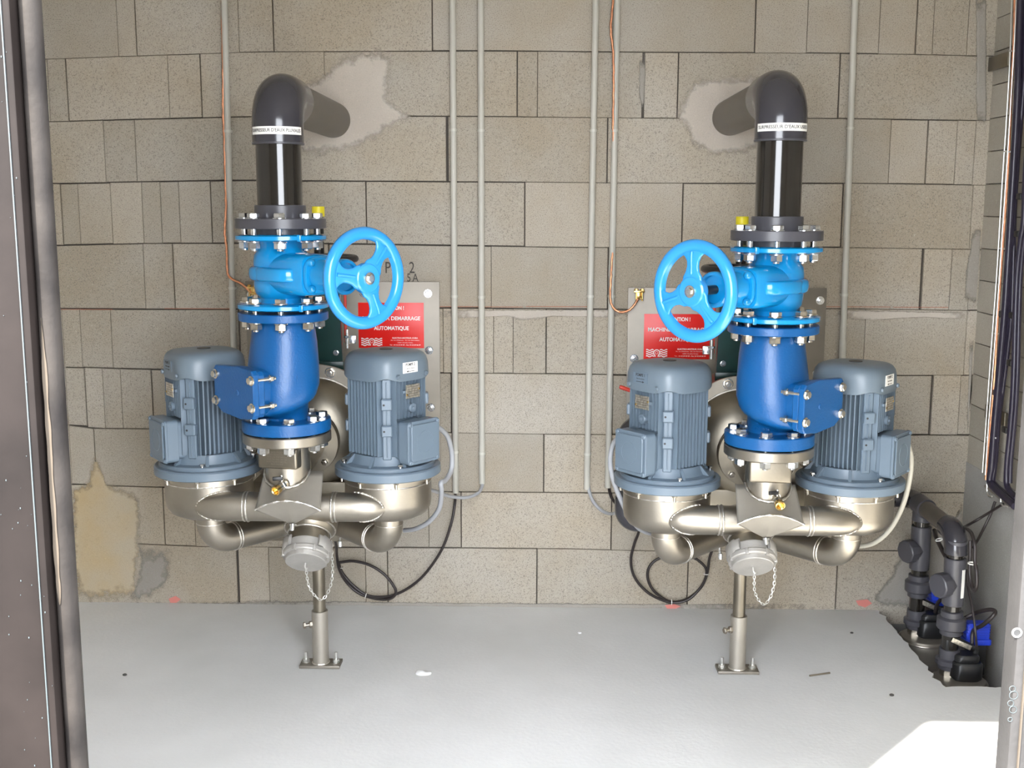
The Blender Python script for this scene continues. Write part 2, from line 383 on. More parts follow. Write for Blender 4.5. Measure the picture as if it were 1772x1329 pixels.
def smear(name, pts, m, y=-.004, inset=.25, parent=wall, th=.0025, jit=.006):
    """thin trowelled cement, feathered at the rim"""
    P = spline([WY(a, b, 0) for a, b in pts]+[WY(*pts[0], 0)], 5)[:-1]; c = sum(P, V())/len(P)
    bm = bmesh.new(); lay = bm.verts.layers.float.new('edge'); n = len(P); rr = []
    for k, e in ((1.0, 0.0), (1-inset*.8, .5), (1-inset*1.6, 1.0), (min(.35, .9-inset*1.6), 1.0)):
        ring = []
        for p in P:
            q = c+(p-c)*k; j = noise.noise(q*22)*jit if k == 1 else 0
            v = bm.verts.new(V((min(q.x+j, 1.396), y-th*e, q.z+j))); v[lay] = e; ring.append(v)
        rr.append(ring)
    cv = bm.verts.new(V((c.x, y-th, c.z))); cv[lay] = 1
    for a, b2 in zip(rr, rr[1:]):
        for i in range(n): bm.faces.new((a[i], a[(i+1) % n], b2[(i+1) % n], b2[i]))
    for i in range(n): bm.faces.new((rr[-1][i], rr[-1][(i+1) % n], cv))
    bmesh.ops.recalc_face_normals(bm, faces=bm.faces)
    return obj(name, bm, m, parent, smooth=60)
smear('mortar_patch', [(520,140),(560,118),(600,85),(680,80),(682,130),(690,180),(724,203),(690,222),(640,252),(590,272),(540,275),(500,262),(490,200)], 'mortar', inset=.25)
smear('mortar_patch', [(1160,202),(1172,180),(1182,150),(1215,130),(1270,125),(1330,130),(1345,180),(1330,250),(1290,272),(1235,275),(1195,258),(1180,228)], 'mortar', inset=.25)
smear('mortar_patch', [(120,840),(150,822),(160,780),(175,800),(190,830),(240,850),(250,880),(248,960),(240,1010),(235,1043),(140,1048),(120,1000)], 'mortar_yellow', inset=.22)
smear('mortar_patch', [(740,536),(800,534),(950,534),(1090,534),(1130,540),(1090,550),(980,548),(900,556),(860,548),(760,552),(735,545)], 'mortar', inset=.4, jit=.003)
smear('mortar_patch', [(1420,536),(1500,535),(1620,538),(1690,540),(1700,552),(1600,550),(1500,556),(1440,550)], 'mortar', inset=.4, jit=.003)
smear('mortar_patch', [(240,940),(300,945),(300,1000),(270,1040),(220,1046),(236,990)], 'mortar_grey', inset=.5)
smear('mortar_patch', [(1105,90),(1118,90),(1117,150),(1114,200),(1108,200),(1104,150)], 'mortar_grey', inset=.5, jit=.002)
smear('mortar_patch', [(1686,-20),(1696,-22),(1706,-20),(1707,60),(1707,140),(1706,225),(1697,228),(1688,225),(1687,140),(1687,60)], 'mortar_grey', inset=.3, y=-.005)
smear('mortar_patch', [(1680,400),(1690,385),(1702,395),(1700,460),(1697,520),(1688,530),(1668,528),(1666,505),(1672,450)], 'mortar_grey', inset=.3, y=-.005)
smear('mortar_patch', [(1676,580),(1690,580),(1690,640),(1686,700),(1682,770),(1672,772),(1672,700),(1674,640)], 'mortar_grey', inset=.3, y=-.005)
smear('mortar_patch', [(1560,930),(1640,900),(1690,860),(1696,1000),(1660,1058),(1560,1056),(1510,1052),(1500,1040),(1530,1000)], 'mortar_grey', inset=.25)
smear('mortar_patch', [(140,1040),(400,1036),(700,1040),(1000,1042),(1300,1044),(1500,1044),(1510,1056),(1300,1056),(1000,1054),(700,1052),(400,1050),(140,1052)], 'mortar_grey', inset=.5, jit=.004)
for pts in ([(293,1035),(305,1030),(314,1036),(306,1042),(296,1042)], [(1150,1046),(1166,1044),(1178,1048),(1166,1053),(1154,1052)], [(1480,1038),(1500,1036),(1508,1043),(1496,1050),(1484,1046)]):
    P = [WY(a, b, 0) for a, b in pts]; bb = B(); bb.prism([(p.x, p.z) for p in P], .0066, .0070, wallframe(0, 0, 0)); obj('red_paint_spot', bb, 'redspray', wall)
bb = B()
for xa, xb, ya, yb in ((95,195,535.5,535),(285,400,534,534),(750,905,531,530.5),(910,1025,530.5,530.3),(1400,1540,530.6,530.8),(1545,1640,531,532)):
    p, q = WY(xa, ya, 0), WY(xb, yb, 0); bb.box(((p.x+q.x)/2, -.0035, (p.z+q.z)/2), (q.x-p.x, .0006, .0016))
obj('red_chalk_line', bb, 'redline', wall, smooth=0)
# worn stencil on the block beside the left handwheel
for t, px, py, sz in (('PL', 678, 464, .052), ('2', 713, 464, .052), ('0', 651, 482, .038), ('5A', 714, 481, .038)):
    p = WY(px, py, 0); obj('stencil_lettering', text_mesh(t, sz, .0002, wallframe(p.x, -.0035, p.z), sx=.75, space=1.3), 'ink_soft', wall)

fb = B(); edge = [(1.402, -.605)]
for i in range(9): edge.append((1.36-.024*i, -.605+random.uniform(-.004, .004)))
edge.append((1.15, -.61))
for i in range(24): edge.append((1.142+noise.noise(V((i*.7, 0, 0)))*.016+.004*(i % 3 == 0), -.595+.0255*i))
edge.append((1.135, .02))
poly = [(XL, .02), (XL, -2.75), (1.402, -2.75)]+edge
fb.prism(poly, -.13, 0.0)
struct('floor', fb, 'floor', smooth=0)
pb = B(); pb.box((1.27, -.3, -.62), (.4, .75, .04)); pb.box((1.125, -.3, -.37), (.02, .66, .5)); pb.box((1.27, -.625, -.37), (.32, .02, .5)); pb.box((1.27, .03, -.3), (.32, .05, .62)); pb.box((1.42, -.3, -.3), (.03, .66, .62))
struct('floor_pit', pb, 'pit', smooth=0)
rb = B(); rb.box((XR+.06, -1.3, 1.2), (.10, 2.9, 2.6)); wr = struct('wall_right', rb, 'joint', smooth=0)
sb2 = B(); zz = .50; row = 0
while zz < 2.3:
    y = .0 + (row % 2)*.2
    while y > -2.5:
        y0 = max(y-.40, -2.49)
        sb2.box((XR+.006, (min(y, 0)+y0)/2, zz+.05), (.012, min(y, 0)-y0-.003, .0975), .0012, seg=1); y -= .4
    zz += .1; row += 1
obj('brick_facing', sb2, 'side', wr, smooth=0)
lo2 = B(); lo2.box((XR+.0045, -.3, .18), (.014, .62, .66), .002); lo2.box((XR+.0045, -1.55, .255), (.014, 1.88, .51), .002); obj('rough_rendering', lo2, 'render', wr, smooth=0)
struct('wall_left', B().box((XL-.05, -1.3, 1.2), (.1, 2.9, 2.6)), 'plaster', smooth=0)
struct('ceiling', B().box((-.15, -1.25, ZC+.06), (3.5, 2.9, .12)), 'plaster', smooth=0)
HX, HR, HZ = .467, .479, 2.05
wf = B()
wf.box(((XL-.1-HX-.075)/2, YF-.02, 1.2), (abs(XL-.1+HX+.075), .04, 2.5)); wf.box(((XR+.1+HR+.023)/2, YF-.02, 1.2), (XR+.1-HR-.023, .04, 2.5)); wf.box((.3, YF-.03, (HZ+2.45)/2), (2*HX+.8, .06, 2.45-HZ))
struct('wall_front', wf, 'plaster', smooth=0)
struct('ground', B().box((0, -6.2, -.07), (14, 6.9, .12)), 'ground', smooth=0)
# steel door frame, left post: panel face, thin bright line, worn round edge, pale primer streak
lb = B(); lb.box((-HX-.171, YF-.03, 1.02), (.300, .05, 2.05), .002); fl = struct('trim_1', lb, 'steel_door')
eb = B()
eb.tube([(-HX-.0105, YF-.035, z) for z in (0, .5, 1., 1.5, 2.04)], .0105, 20); obj('rounded_edge', eb, 'steel_edge', fl)
obj('bright_line', B().box((-HX-.0290, YF-.0555, 1.02), (.0011, .0014, 2.05)), 'scratch', fl)
pp = B(); rs = []
for i in range(40):
    z = .93+i*.0075; wd = .0016+.0022*(.5+.5*noise.noise(V((z*40, 3, 0)))); wd *= min(1, (39-i)/6, (i+1)/4); x = -HX-.0145+.0006*noise.noise(V((z*25, 9, 0)))
    rs.append([V((x-wd, YF-.0448, z)), V((x+wd, YF-.0462, z)), V((x+wd, YF-.0452, z)), V((x-wd, YF-.0438, z))])
pp.rings(rs); obj('primer_streak', pp, 'weld_pale', fl)
sc = B()
for i in range(60):
    a = random.uniform(.5, 1.5); x = -HX-random.uniform(.022, .066); L = random.uniform(.0005, .0018)
    sc.box((x, YF-.0553, a), (L*.6, .0006, L), .0001)
obj('paint_chips', sc, 'scratch', fl)
# right post: the free edge of the steel frame with a latch hole
rb = B(); rb.box((HR+.0115, YF-.040, 1.02), (.023, .03, 2.05), .003); fr = struct('trim_2', rb, 'post')
p = WY(1760, 1095, YF-.056); hb = B(); hb.ring(.0035, .0052, 0, .0012, (p.x, YF-.055, p.z), (0, -1, 0), 20); obj('latch_hole_rim', hb, 'galv', fr)
hb = B(); hb.cyl((p.x, YF-.0545, p.z), (p.x, YF-.0555, p.z), .0036); obj('latch_hole', hb, 'ink', fr)
hb = B()
for a, c, r in ((1752, 1192, .0030), (1754, 1203, .0042), (1749, 1217, .0030), (1753, 1228, .0036), (1748, 1245, .0022)):
    q = WY(a, c, YF-.0555); hb.torus(q, (0, 1, 0), r, .00035, 24, 5)
obj('grinding_scratches', hb, 'scratch', fr)
obj('centre_ridge', B().box((HR+.010, YF-.056, 1.02), (.0016, .0025, 2.05)), 'weld_pale', fr)
struct('trim_3', B().box((.28, YF-.03, HZ+.02), (2*HX+.72, .055, .05), .003), 'steel_door')

# ------------------------------------------------------------------ bolts shared by all the flanges
def bolt_mesh(name, grip, m, r=.0150, head=.0115, nut=.0165, sr=.0078, tail=.006, washer=True):
    """hex head above z=0, shank, nut below z=-grip"""
    b = B(); b.hexa((0, 0, .002 if washer else 0), (0, 0, 1), r, head)
    if washer: b.lathe([(r*1.18, 0), (r*1.18, .002)], seg=24); b.lathe([(r*1.18, -grip-.002), (r*1.18, -grip)], seg=24)
    b.cyl((0, 0, .001), (0, 0, -grip-nut-tail), sr, seg=14)
    b.hexa((0, 0, -grip-.002), (0, 0, -1), r, nut, .3)
    o = obj(name, b, m, None); me = o.data; off = o.location.copy(); bpy.data.objects.remove(o)
    for v in me.vertices: v.co += off
    return me
BM_TOP = bolt_mesh('flange_bolt', .056, 'zinc'); BM_MID = bolt_mesh('flange_bolt', .047, 'nut'); BM_LOW = bolt_mesh('flange_bolt', .060, 'zinc', sr=.007)
BM_S = bolt_mesh('motor_bolt', .010, 'zinc', r=.0075, head=.006, nut=.005, sr=.004, tail=.014, washer=False)
def bolt_circle(me, n, rad, c, parent, ph=0.0, name='flange_bolt'):
    for i in range(n):
        a = ph+2*PI*i/n
        inst(name, me, Matrix.Translation((c[0]+rad*math.cos(a), c[1]+rad*math.sin(a), c[2])) @ Matrix.Rotation(a+i*.7, 4, 'Z'), parent)
def rrect(w2, h2, r, n=5):
    out = []
    for cx, cy, a0 in ((w2-r, h2-r, 0), (-w2+r, h2-r, 90), (-w2+r, -h2+r, 180), (w2-r, -h2+r, 270)):
        for i in range(n+1): out.append((cx+r*math.cos(R(a0+90*i/n)), cy+r*math.sin(R(a0+90*i/n))))
    return out
def sellipse(w2, h2, e, n=40):
    out = []
    for i in range(n):
        a = 2*PI*i/n; c, s2 = math.cos(a), math.sin(a)
        out.append((w2*math.copysign(abs(c)**(2/e), c), h2*math.copysign(abs(s2)**(2/e), s2)))
    return out

# ------------------------------------------------------------------ one booster line: pipe, gate valve, check valve, stainless manifold, coupling, leg
def discharge_pipe(U, s, zc, lz, label_text, wherelabel, exitx):
    ux, uy = U; sock, coll, pf1, pf0, ez = lz
    t = thing('discharge_pipe', wherelabel, 'pipe', (ux, uy, pf0), 'dark plastic discharge pipes')
    Re = .072
    b = B(); p = arcpath((ux, uy, sock), (ux, uy, ez), (ux, uy+.145, ez), Re, 18)
    b.tube(p, .0635, 40); 
    obj('elbow', b, 'pvc', t, smooth=50)
    b = B(); b.ring(.056, .0645, sock-.001, sock+.004, (ux, uy, 0), ch=.001); obj('elbow_rim', b, 'pvc_mid', t)
    b = B(); b.cyl((ux, uy+.13, ez), (exitx, .03, ez), .0555, seg=40); obj('wall_pipe', b, 'pvc_reflect', t)
    b = B(); b.cyl((ux, uy, coll-.01), (ux, uy, sock+.02), .0565, seg=48); obj('vertical_pipe', b, 'pvc_pipe', t)
    b = B(); b.lathe([(.0640, pf1-.002), (.0640, coll-.002), (.062, coll), (.055, coll)], (ux, uy, 0)); b.ccyl((ux, uy, pf0), (ux, uy, pf1), .1135, .0015, 64)
    b.cyl((ux, uy, pf0-.0165), (ux, uy, pf0), .072, seg=40)
    obj('flange', b, 'pvc_mid', t)
    b = B(); az0 = math.atan2(0-ux, 3.617+uy)+(-.10 if s > 0 else .14); a1 = 1.18
    f0 = [(math.sin(az0-a1+2*a1*i/28), -math.cos(az0-a1+2*a1*i/28)) for i in range(29)]
    lzc = sock+.031; fl2 = [[V((ux+x*.0642, uy+y*.0642, lzc-.0095)), V((ux+x*.0642, uy+y*.0642, lzc+.0095))] for x, y in f0]
    for i in range(28): b.b.faces.new([b.b.verts.new(q) for q in (fl2[i][0], fl2[i+1][0], fl2[i+1][1], fl2[i][1])])
    lb2 = obj('label_strip', b, 'white', t, smooth=60)
    obj('label_print', text_mesh(label_text, .0112, .0001, bend=((ux, uy, lzc), .0645, az0), fit=.142, bold=.00015), 'ink', lb2)
    bolt_circle(BM_TOP, 8, .090, (ux, uy, pf1), t, R(11 if s > 0 else 34))
    return t

def gate_valve(U, s, z, label, az, wa):
    ux, uy = U; h = azdir(az); side = V((-h.y, h.x, 0)); top, rz, low = z['lf'], z['ridge'], z['ll']
    t = thing('gate_valve', label, 'valve', (ux, uy, low[1]), 'light blue handwheel valves')
    c = V((ux, uy, 0)); b = B()
    b.lathe([(.056, low[1]+.004), (.0565, low[0]+.004), (.0575, low[0]+.012), (.0585, rz-.062), (.069, rz-.048), (.0715, rz-.03), (.0715, rz+.03), (.069, rz+.046), (.0585, rz+.060), (.0575, top[1]-.012), (.0565, top[1])], (ux, uy, 0), seg=64)
    fz = frame(c+V((0, 0, rz)), h, side); rs = []
    for tt, w2, h2, e in ((-.072, .022, .018, 2.4), (-.066, .045, .034, 2.6), (-.045, .060, .046, 2.2), (0, .066, .052, 2.3), (.045, .066, .054, 2.7), (.085, .060, .051, 4), (.140, .057, .050, 5), (.149, .053, .047, 5)):
        rs.append([fz @ V((x, y, tt)) for x, y in sellipse(w2, h2, e)])
    b.rings(rs)
    b.lathe([(.060, -.017), (.077, -.0175), (.0825, -.012), (.084, 0), (.0825, .012), (.077, .0175), (.060, .017)], (ux, uy, rz), seg=64)
    b.prism(sellipse(.088, .076, 3.5, 36), -.016, .016, frame(c+V((0, 0, rz))+h*.05, (0, 0, 1), side), .004)
    obj('valve_body', b, 'blue', t, smooth=50)
    for z1, z0, nm in ((top[0], top[1], 'flange'), (low[0], low[1], 'flange')):
        b = B(); b.lathe([(.056, z0+.001), (.108, z0+.001), (.1145, z0+.004), (.1145, z1-.004), (.108, z1-.001), (.056, z1)], (ux, uy, 0), seg=72)
        b.box((ux+.0, uy, (z0+z1)/2), (.010, .012, z1-z0), .002, Matrix.Translation(V((0, 0, 0))) @ Matrix.Translation(azdir(.62*s)*.1125))
        obj(nm, b, 'blue', t, smooth=40)
    b = B(); o = c+V((0, 0, rz))
    b.prism(sellipse(.050, .046, 3, 32), .147, .160, frame(o, h, side), .003)
    b.lathe([(.040, .158), (.036, .172), (.027, .195), (.024, .222), (.036, .232), (.043, .236), (.043, .250), (.040, .253), (.034, .253), (.033, .243), (.018, .242)], o, h)
    for k in range(4):
        q = frame(o, h, side) @ V((.034*(1 if k % 2 else -1), .032*(1 if k > 1 else -1), .159)); b.lathe([(.010, 0), (.009, .008), (.004, .012)], q, h, 16)
    obj('bonnet', b, 'blue', t, smooth=45)
    obj('stem', B().cyl(o+h*.21, o+h*.335, .011), 'black', t)
    # handwheel: rounded rim, three flared spokes, raised hub, centre bolt
    wc = o+h*.315; wf2 = frame(wc, h, side); b = B(); pr = []
    for r, hh in ((.0955, .0), (.097, .009), (.101, .0135), (.108, .0165), (.117, .0165), (.124, .012), (.1275, .004), (.1265, -.003), (.121, -.006), (.110, -.003), (.099, -.004), (.0955, 0)): pr.append((r, hh))
    pr = [(r*.945, hh) for r, hh in pr]; b.rings([[wf2 @ V((r*math.cos(2*PI*i/96), r*math.sin(2*PI*i/96), hh)) for i in range(96)] for r, hh in pr], True, False)
    obj('handwheel_rim', b, 'wheel', t, smooth=60)
    for a in wa:
        b = B(); rs = []
        for rr, hw, z1 in ((.012, .030, .016), (.034, .027, .016), (.045, .0195, .0155), (.058, .0165, .014), (.070, .0175, .013), (.080, .023, .013), (.088, .034, .012), (.095, .046, .010)):
            sec = sellipse(hw, .006, 2.6, 20); rs.append([wf2 @ (Matrix.Rotation(a, 4, 'Z') @ V((rr, x, z1-.005+y))) for x, y in sec])
        b.rings(rs)
        sec2 = [[wf2 @ (Matrix.Rotation(a, 4, 'Z') @ V((rr, x, .013+y))) for x, y in sellipse(.0045, k, 2, 12)] for rr, k in ((.040, .006), (.060, .0055), (.080, .006), (.092, .004))]
        b.rings(sec2); obj('handwheel_spoke', b, 'wheel', t, smooth=60)
    b = B(); b.lathe([(.034, -.004), (.037, .004), (.036, .016), (.032, .019), (.012, .019)], wc, h, 48); obj('handwheel_hub', b, 'wheel', t)
    b = B(); b.lathe([(.0145, .0), (.0145, .0035), (.012, .004)], wc+h*.019, h, 28); b.hexa(wc+h*.022, h, .0095, .006, .4); obj('hub_bolt', b, 'nut', t)
    for k, tx in enumerate(('DN100', 'OPEN')):
        a = wa[k]+(0 if math.cos(wa[k]) > 0 else PI)
        m4 = wf2 @ Matrix.Rotation(a, 4, 'Z') @ Matrix.Translation((.066 if math.cos(wa[k]) > 0 else -.066, 0, .0150))
        if k == 0: obj('raised_lettering', text_mesh(tx, .011, .0008, m4), 'wheel', t)
    # raised casting mark on the ridge (upside down on the left valve, as mounted)
    bt = text_mesh('DN100  PN16  GGG', .0150, .0011, bend=((0, 0, 0), .0832, 0), sx=.62)
    if s > 0: bt.xf(Matrix.Rotation(PI, 4, 'Y')); bt.xf(Matrix.Rotation(PI, 4, 'Z'))
    bt.xf(Matrix.Translation((ux, uy, rz)) @ Matrix.Rotation(-.12 if s > 0 else .18, 4, 'Z')); obj('raised_lettering', bt, 'blue', t)
    if s > 0:
        q = frame(o+h*.055+V((0, 0, .0515)), (0, 0, 1), h); b = B(); b.prism(rrect(.032, .010, .004), -.001, .0006, q); obj('name_sticker', b, 'white', t)
        b = B(); b.prism(rrect(.006, .0085, .001), .0006, .001, q @ Matrix.Translation((-.014, 0, 0))); obj('sticker_print', b, 'ink', t)
    for zz, me, ph in ((low[0]+.001, BM_MID, .28),):
        bolt_circle(me, 8, .090, (ux, uy, zz), t, R(9 if s > 0 else 36))
    return t

def check_valve(U, s, z, label, az):
    ux, uy = U; c = azdir(az); side = V((-c.y, c.x, 0)); f1, f0 = z['df']; b1, b0 = z['db']; H = f1-b0
    t = thing('check_valve', label, 'valve', (ux, uy, b0), 'dark blue check valves')
    b = B(); rs = []
    for k, r, sh in ((.985, .060, 0), (.955, .070, 0), (.90, .0775, 0), (.75, .084, .001), (.55, .090, .004), (.40, .094, .009), (.32, .094, .012), (.265, .090, .013), (.235, .083, .011), (.215, .071, .006), (.19, .0585, .001), (.12, .055, 0), (.05, .057, 0)):
        zz = b0+H*k
        rs.append([V((ux, uy, zz))+c*(sh+r*math.cos(2*PI*i/64))+side*(r*math.sin(2*PI*i/64))+V((0, 0, (.022*math.cos(2*PI*i/64) if k < .4 and k > .12 else 0)*-1)) for i in range(64)])
    b.rings(rs[::-1])
    cz = b0+.113; fz = frame(V((ux, uy, cz)), c, side)
    b.rings([[fz @ V((x, y, tt)) for x, y in sellipse(w2, h2, e)] for tt, w2, h2, e in ((.02, .050, .060, 3), (.07, .058, .060, 3.6), (.105, .0605, .057, 5), (.122, .061, .056, 6))])
    obj('valve_body', b, 'darkblue', t, smooth=50)
    for z1, z0 in ((f1, f0), (b1, b0)):
        obj('flange', B().lathe([(.056, z0), (.1115, z0), (.1135, z0+.002), (.1135, z1-.002), (.1115, z1), (.056, z1)], (ux, uy, 0), seg=72), 'darkblue', t)
    out = [(-.100, .052), (-.092, .060), (.02, .067), (.078, .060), (.086, .050), (.086, -.050), (.078, -.060), (.02, -.067), (-.062, -.060), (-.100, -.040)]
    out = [(x-.011, y) for x, y in out]
    if s < 0: out = [(-x, y) for x, y in out][::-1]
    b = B(); b.prism([(x*.97, y*.95) for x, y in out], .108, .124, fz, .002); obj('cover_flange', b, 'darkblue', t)
    b = B(); b.prism(out, .125, .142, fz, .003); b.lathe([(.007, .142), (.006, .1436), (.003, .1436)], fz @ V((0, 0, 0)), c, 20); obj('cover', b, 'darkblue', t)
    for xx in ((-.1000, .0685) if s > 0 else (-.0685, .1000)):
        for yy in (-.031, .037):
            q = fz @ V((xx, yy, 0)); b = B(); b.lathe([(.0125, .142), (.0125, .1445), (.010, .1445)], q, c, 24); b.hexa(q+c*.144, c, .0098, .008, .2)
            b.cyl(q+c*.075, q+c*.144, .0055, seg=14); b.hexa(q+c*.092, -c, .0098, .009, .5); b.lathe([(.0065, .083), (.005, .079), (.002, .077)][::-1], q, c, 14)
            obj('cover_bolt', b, 'nut', t)
    va = math.atan2(-ux, 3.617+uy)
    def onbody(name, tx, size, a, zz, r, m='darkblue', rot=0.0, sx=1.0):
        bt = text_mesh(tx, size, .0008, Matrix.Rotation(rot, 4, 'Z'), sx=sx)
        for v in bt.b.verts:
            aa = a+v.co.x/r; v.co = V((ux+(r+v.co.z)*math.sin(aa), uy-(r+v.co.z)*math.cos(aa), zz+v.co.y))
        return obj(name, bt, m, t)
    if s > 0:
        b = B(); b.prism(rrect(.0125, .019, .003), 0, .0012, frame(V((ux, uy, b0+.108))+azdir(-.16)*.0945, azdir(-.16), (1, .1, 0))); st = obj('rating_label', b, 'white', t)
        for i in range(7): 
            b = B(); b.box((0, 0, 0), (.0175, .0012, .0002)); q = frame(V((ux, uy, b0+.108+.0145-.0045*i))+azdir(-.16)*.0960, azdir(-.16), (1, .1, 0)); b.xf(q); obj('label_print', b, 'ink_soft', st)
    else:
        onbody('raised_lettering', 'VAG SA', .022, va+.30, b0+.120, .0945, rot=PI/2, sx=.85)
        onbody('raised_lettering', 'DN 100', .011, va-.32, b0+.060, .062); onbody('raised_lettering', 'PN 10/16', .010, va-.32, b0+.045, .059)
    b = B(); f2 = frame(V((ux, uy, b0+.125))+azdir(va-.28*1 if s < 0 else va+.32)*.0945, azdir(va-.28 if s < 0 else va+.32), (0, 0, 1))
    b.prism([(-.028, -.0008), (.020, -.0008), (.020, -.0035), (.028, 0), (.020, .0035), (.020, .0008), (-.028, .0008)], -.001, .0010, f2); obj('flow_arrow', b, 'darkblue', t)
    bolt_circle(BM_LOW, 8, .090, (ux, uy, b1), t, R(16 if s > 0 else 29))
    return t

def manifold(U, s, z, dz, label):
    ux, uy = U; t = thing('pump_manifold', label, 'manifold', (ux, uy, .40+dz), 'stainless steel pump manifolds')
    s1, s0 = z['ss']
    obj('flange', B().lathe([(.055, s0), (.1115, s0), (.1135, s0+.002), (.1135, s1-.002), (.1115, s1), (.055, s1)], (ux, uy, 0), seg=72), 'stainless', t)
    obj('riser_pipe', B().cyl((ux, uy, .575+dz), (ux, uy, s0+.002), .0575, seg=56), 'stainless', t)
    # nameplate bracket: a bent sheet box standing off the riser
    a = -.20 if s > 0 else -.10; f2 = frame(V((ux, uy, .694+dz))+azdir(a)*.048, azdir(a), (math.cos(a), math.sin(a), 0))
    b = B(); b.prism(rrect(.054, .028, .001, 1), -.02, .0, f2); b.xf(Matrix.Identity(4)); b = B(); b.box((0, 0, .0), (.106, .056, .036), .006, f2, 3); pl = obj('nameplate_bracket', b, 'stainless_dark', t)
    if s > 0:
        for i in range(6):
            lw = [.40, .62, .66, .70, .72, .42][i]
            q = f2 @ Matrix.Translation((.0, .016-.0062*i, .0184)); obj('engraved_line', text_mesh('INOX 316L N 07 2009 DN 100 PN 10 W'[:int(34*lw)], .0060, .0001, q, sx=.8), 'engrave', pl)
        b = B()
        for x0, y0, w2, h2 in ((0, .0235, .088, .0006), (0, -.0225, .088, .0006), (-.044, 0, .0006, .046), (.044, 0, .0006, .046)): b.box((x0, y0, .0184), (w2, h2, .0003))
        b.xf(f2); obj('engraved_frame', b, 'engrave', pl, smooth=0)
    # folded hood: sloping top plate, arched front edge, lower plate drawn back to a point
    hx = ux+(.016 if s > 0 else -.006); n = 28; zt, zb, hw1, hw0 = .648+dz, .583+dz, .077, .084
    rows = []
    for k in range(7):
        f = k/6; row = []
        for i in range(n+1):
            u = -1+2*i/n; hw = hw1+(hw0-hw1)*f
            zz = zt-(zt-zb)*f + (.026*(1-u*u)-.018)*f
            row.append(V((hx+u*hw, uy-.004-.086*f-.006*(1-u*u)*f, zz)))
        rows.append(row)
    low = []
    for k in range(1, 7):
        f = k/6; row = []
        for i in range(n+1):
            u = -1+2*i/n; p = rows[6][i]; q = V((hx, uy-.035, .512+dz)); g = f if True else f
            d = p.lerp(q, g); d.z -= .010*math.sin(PI*f)*(1-abs(u)); d.x = hx+u*hw0*(1-f)
            row.append(d)
        low.append(row)
    b = B(); b.rings(rows+low, False, False)
    hd = obj('folded_hood', b, 'stainless_matte', t, smooth=30)
    md = hd.modifiers.new('thickness', 'SOLIDIFY'); md.thickness = .004; md.offset = -1
    b = B(); e = rows[6]; b.tube([p+V((0, -.0005, .0005)) for p in e], [.0026+.0012*math.sin(i*5) for i in range(n+1)], 8); obj('weld_seam', b, 'weld', t, smooth=60)
    b = B(); pts = []
    for i in range(25):
        u = -1+2*i/24; a2 = u*PI*.49; x = .0590*math.sin(a2); y = -.0590*math.cos(a2); fz2 = min(1, max(0, (-y-.004)/.090))
        un = x/(hw1+(hw0-hw1)*fz2); pts.append(V((ux+x, uy+y-.004, zt-(zt-zb)*fz2+(.026*(1-un*un)-.018)*fz2+.004)))
    b.tube(pts, [.003+.0012*math.sin(i*4.1) for i in range(25)], 8); obj('weld_seam', b, 'weld', t, smooth=60)
    # side arms to the two pump casings, with weld rings
    az_ = .545+dz; ay = uy+.019
    for sg in (-1, 1):
        prof = [(0, 0, .0385), (.12, 0, .0385), (.165, 0, .0385), (.190, .0005, .0380), (.215, .002, .0350), (.235, .005, .0290), (.252, .010, .0215)]
        b = B(); b.tube([(ux+sg*x, ay+yy, az_) for x, yy, r in prof], [r for x, yy, r in prof], 44); obj('side_arm', b, 'stainless', t, smooth=60)
        up_, dn_ = [], []
        for q in range(60):
            x = .165+.0875*q/59; k = max(i for i in range(len(prof)-1) if prof[i][0] <= x); f = (x-prof[k][0])/(prof[k+1][0]-prof[k][0])
            yy = ay+prof[k][1]+(prof[k+1][1]-prof[k][1])*f; r = prof[k][2]+(prof[k+1][2]-prof[k][2])*f
            yv = uy+.12-math.sqrt(max(0, .117**2-(x-.245)**2)); g = r*r-(yv-yy)**2
            if g > 0 and abs(x-.245) < .115: up_.append(V((ux+sg*x, yv-.0008, az_+math.sqrt(g)))); dn_.append(V((ux+sg*x, yv-.0008, az_-math.sqrt(g))))
        P = up_+dn_[::-1]
        if len(P) > 6:
            P = P[::3]; b = B(); b.tube(spline(P, 3), [.0026+.0011*math.sin(k*2.7) for k in range((len(P)-1)*3+1)], 8); obj('weld_seam', b, 'weld', t, smooth=60)
        b = B(); b.torus((ux+sg*.112, ay, az_), (1, 0, 0), .0385, .0030, 44, 8); b.torus((ux+sg*.121, ay, az_), (1, 0, 0), .0385, .0022, 44, 8); obj('weld_seam', b, 'weld', t, smooth=60)
        # suction bend from below the casing back to the tank
        mx, my = ux+sg*.245, uy+.12; e0 = V((mx, my, .50+dz)); cn = V((mx, my, .417+dz)); e1 = V((ux+sg*.055, my+.21, .420+dz))
        p = arcpath(e0, cn, e1, .058, 16); b = B(); b.tube(p, .0385, 36); obj('suction_bend', b, 'stainless', t, smooth=60)
        d = (e1-cn).normalized(); b = B(); b.torus(p[-2]+d*.010, d, .0387, .0024, 36, 8); b.torus(p[-2]+d*.018, d, .0387, .0018, 36, 8); b.torus(p[1]+V((0, 0, -.004)), (0, 0, 1), .0386, .0012, 36, 6); obj('weld_seam', b, 'weld', t, smooth=60)
    # tank base box, round tank body, bolted ring and neck flange behind the valves
    b = B(); b.box((ux, uy+.52, .453+dz*.5), (.35, .44, .178), .004); obj('tank_base', b, 'stainless_dark', t)
    ty = uy+.36; tz = .672+dz
    b = B(); b.lathe([(.165, 0), (.165, .345)], (ux, ty, tz), (0, 1, 0), 64); b.lathe([(.165, 0), (.158, .03), (.135, .055), (.105, .075), (.06, .085)], (ux, ty, tz), (0, -1, 0), 64); obj('tank_body', b, 'stainless_dark', t, smooth=50)
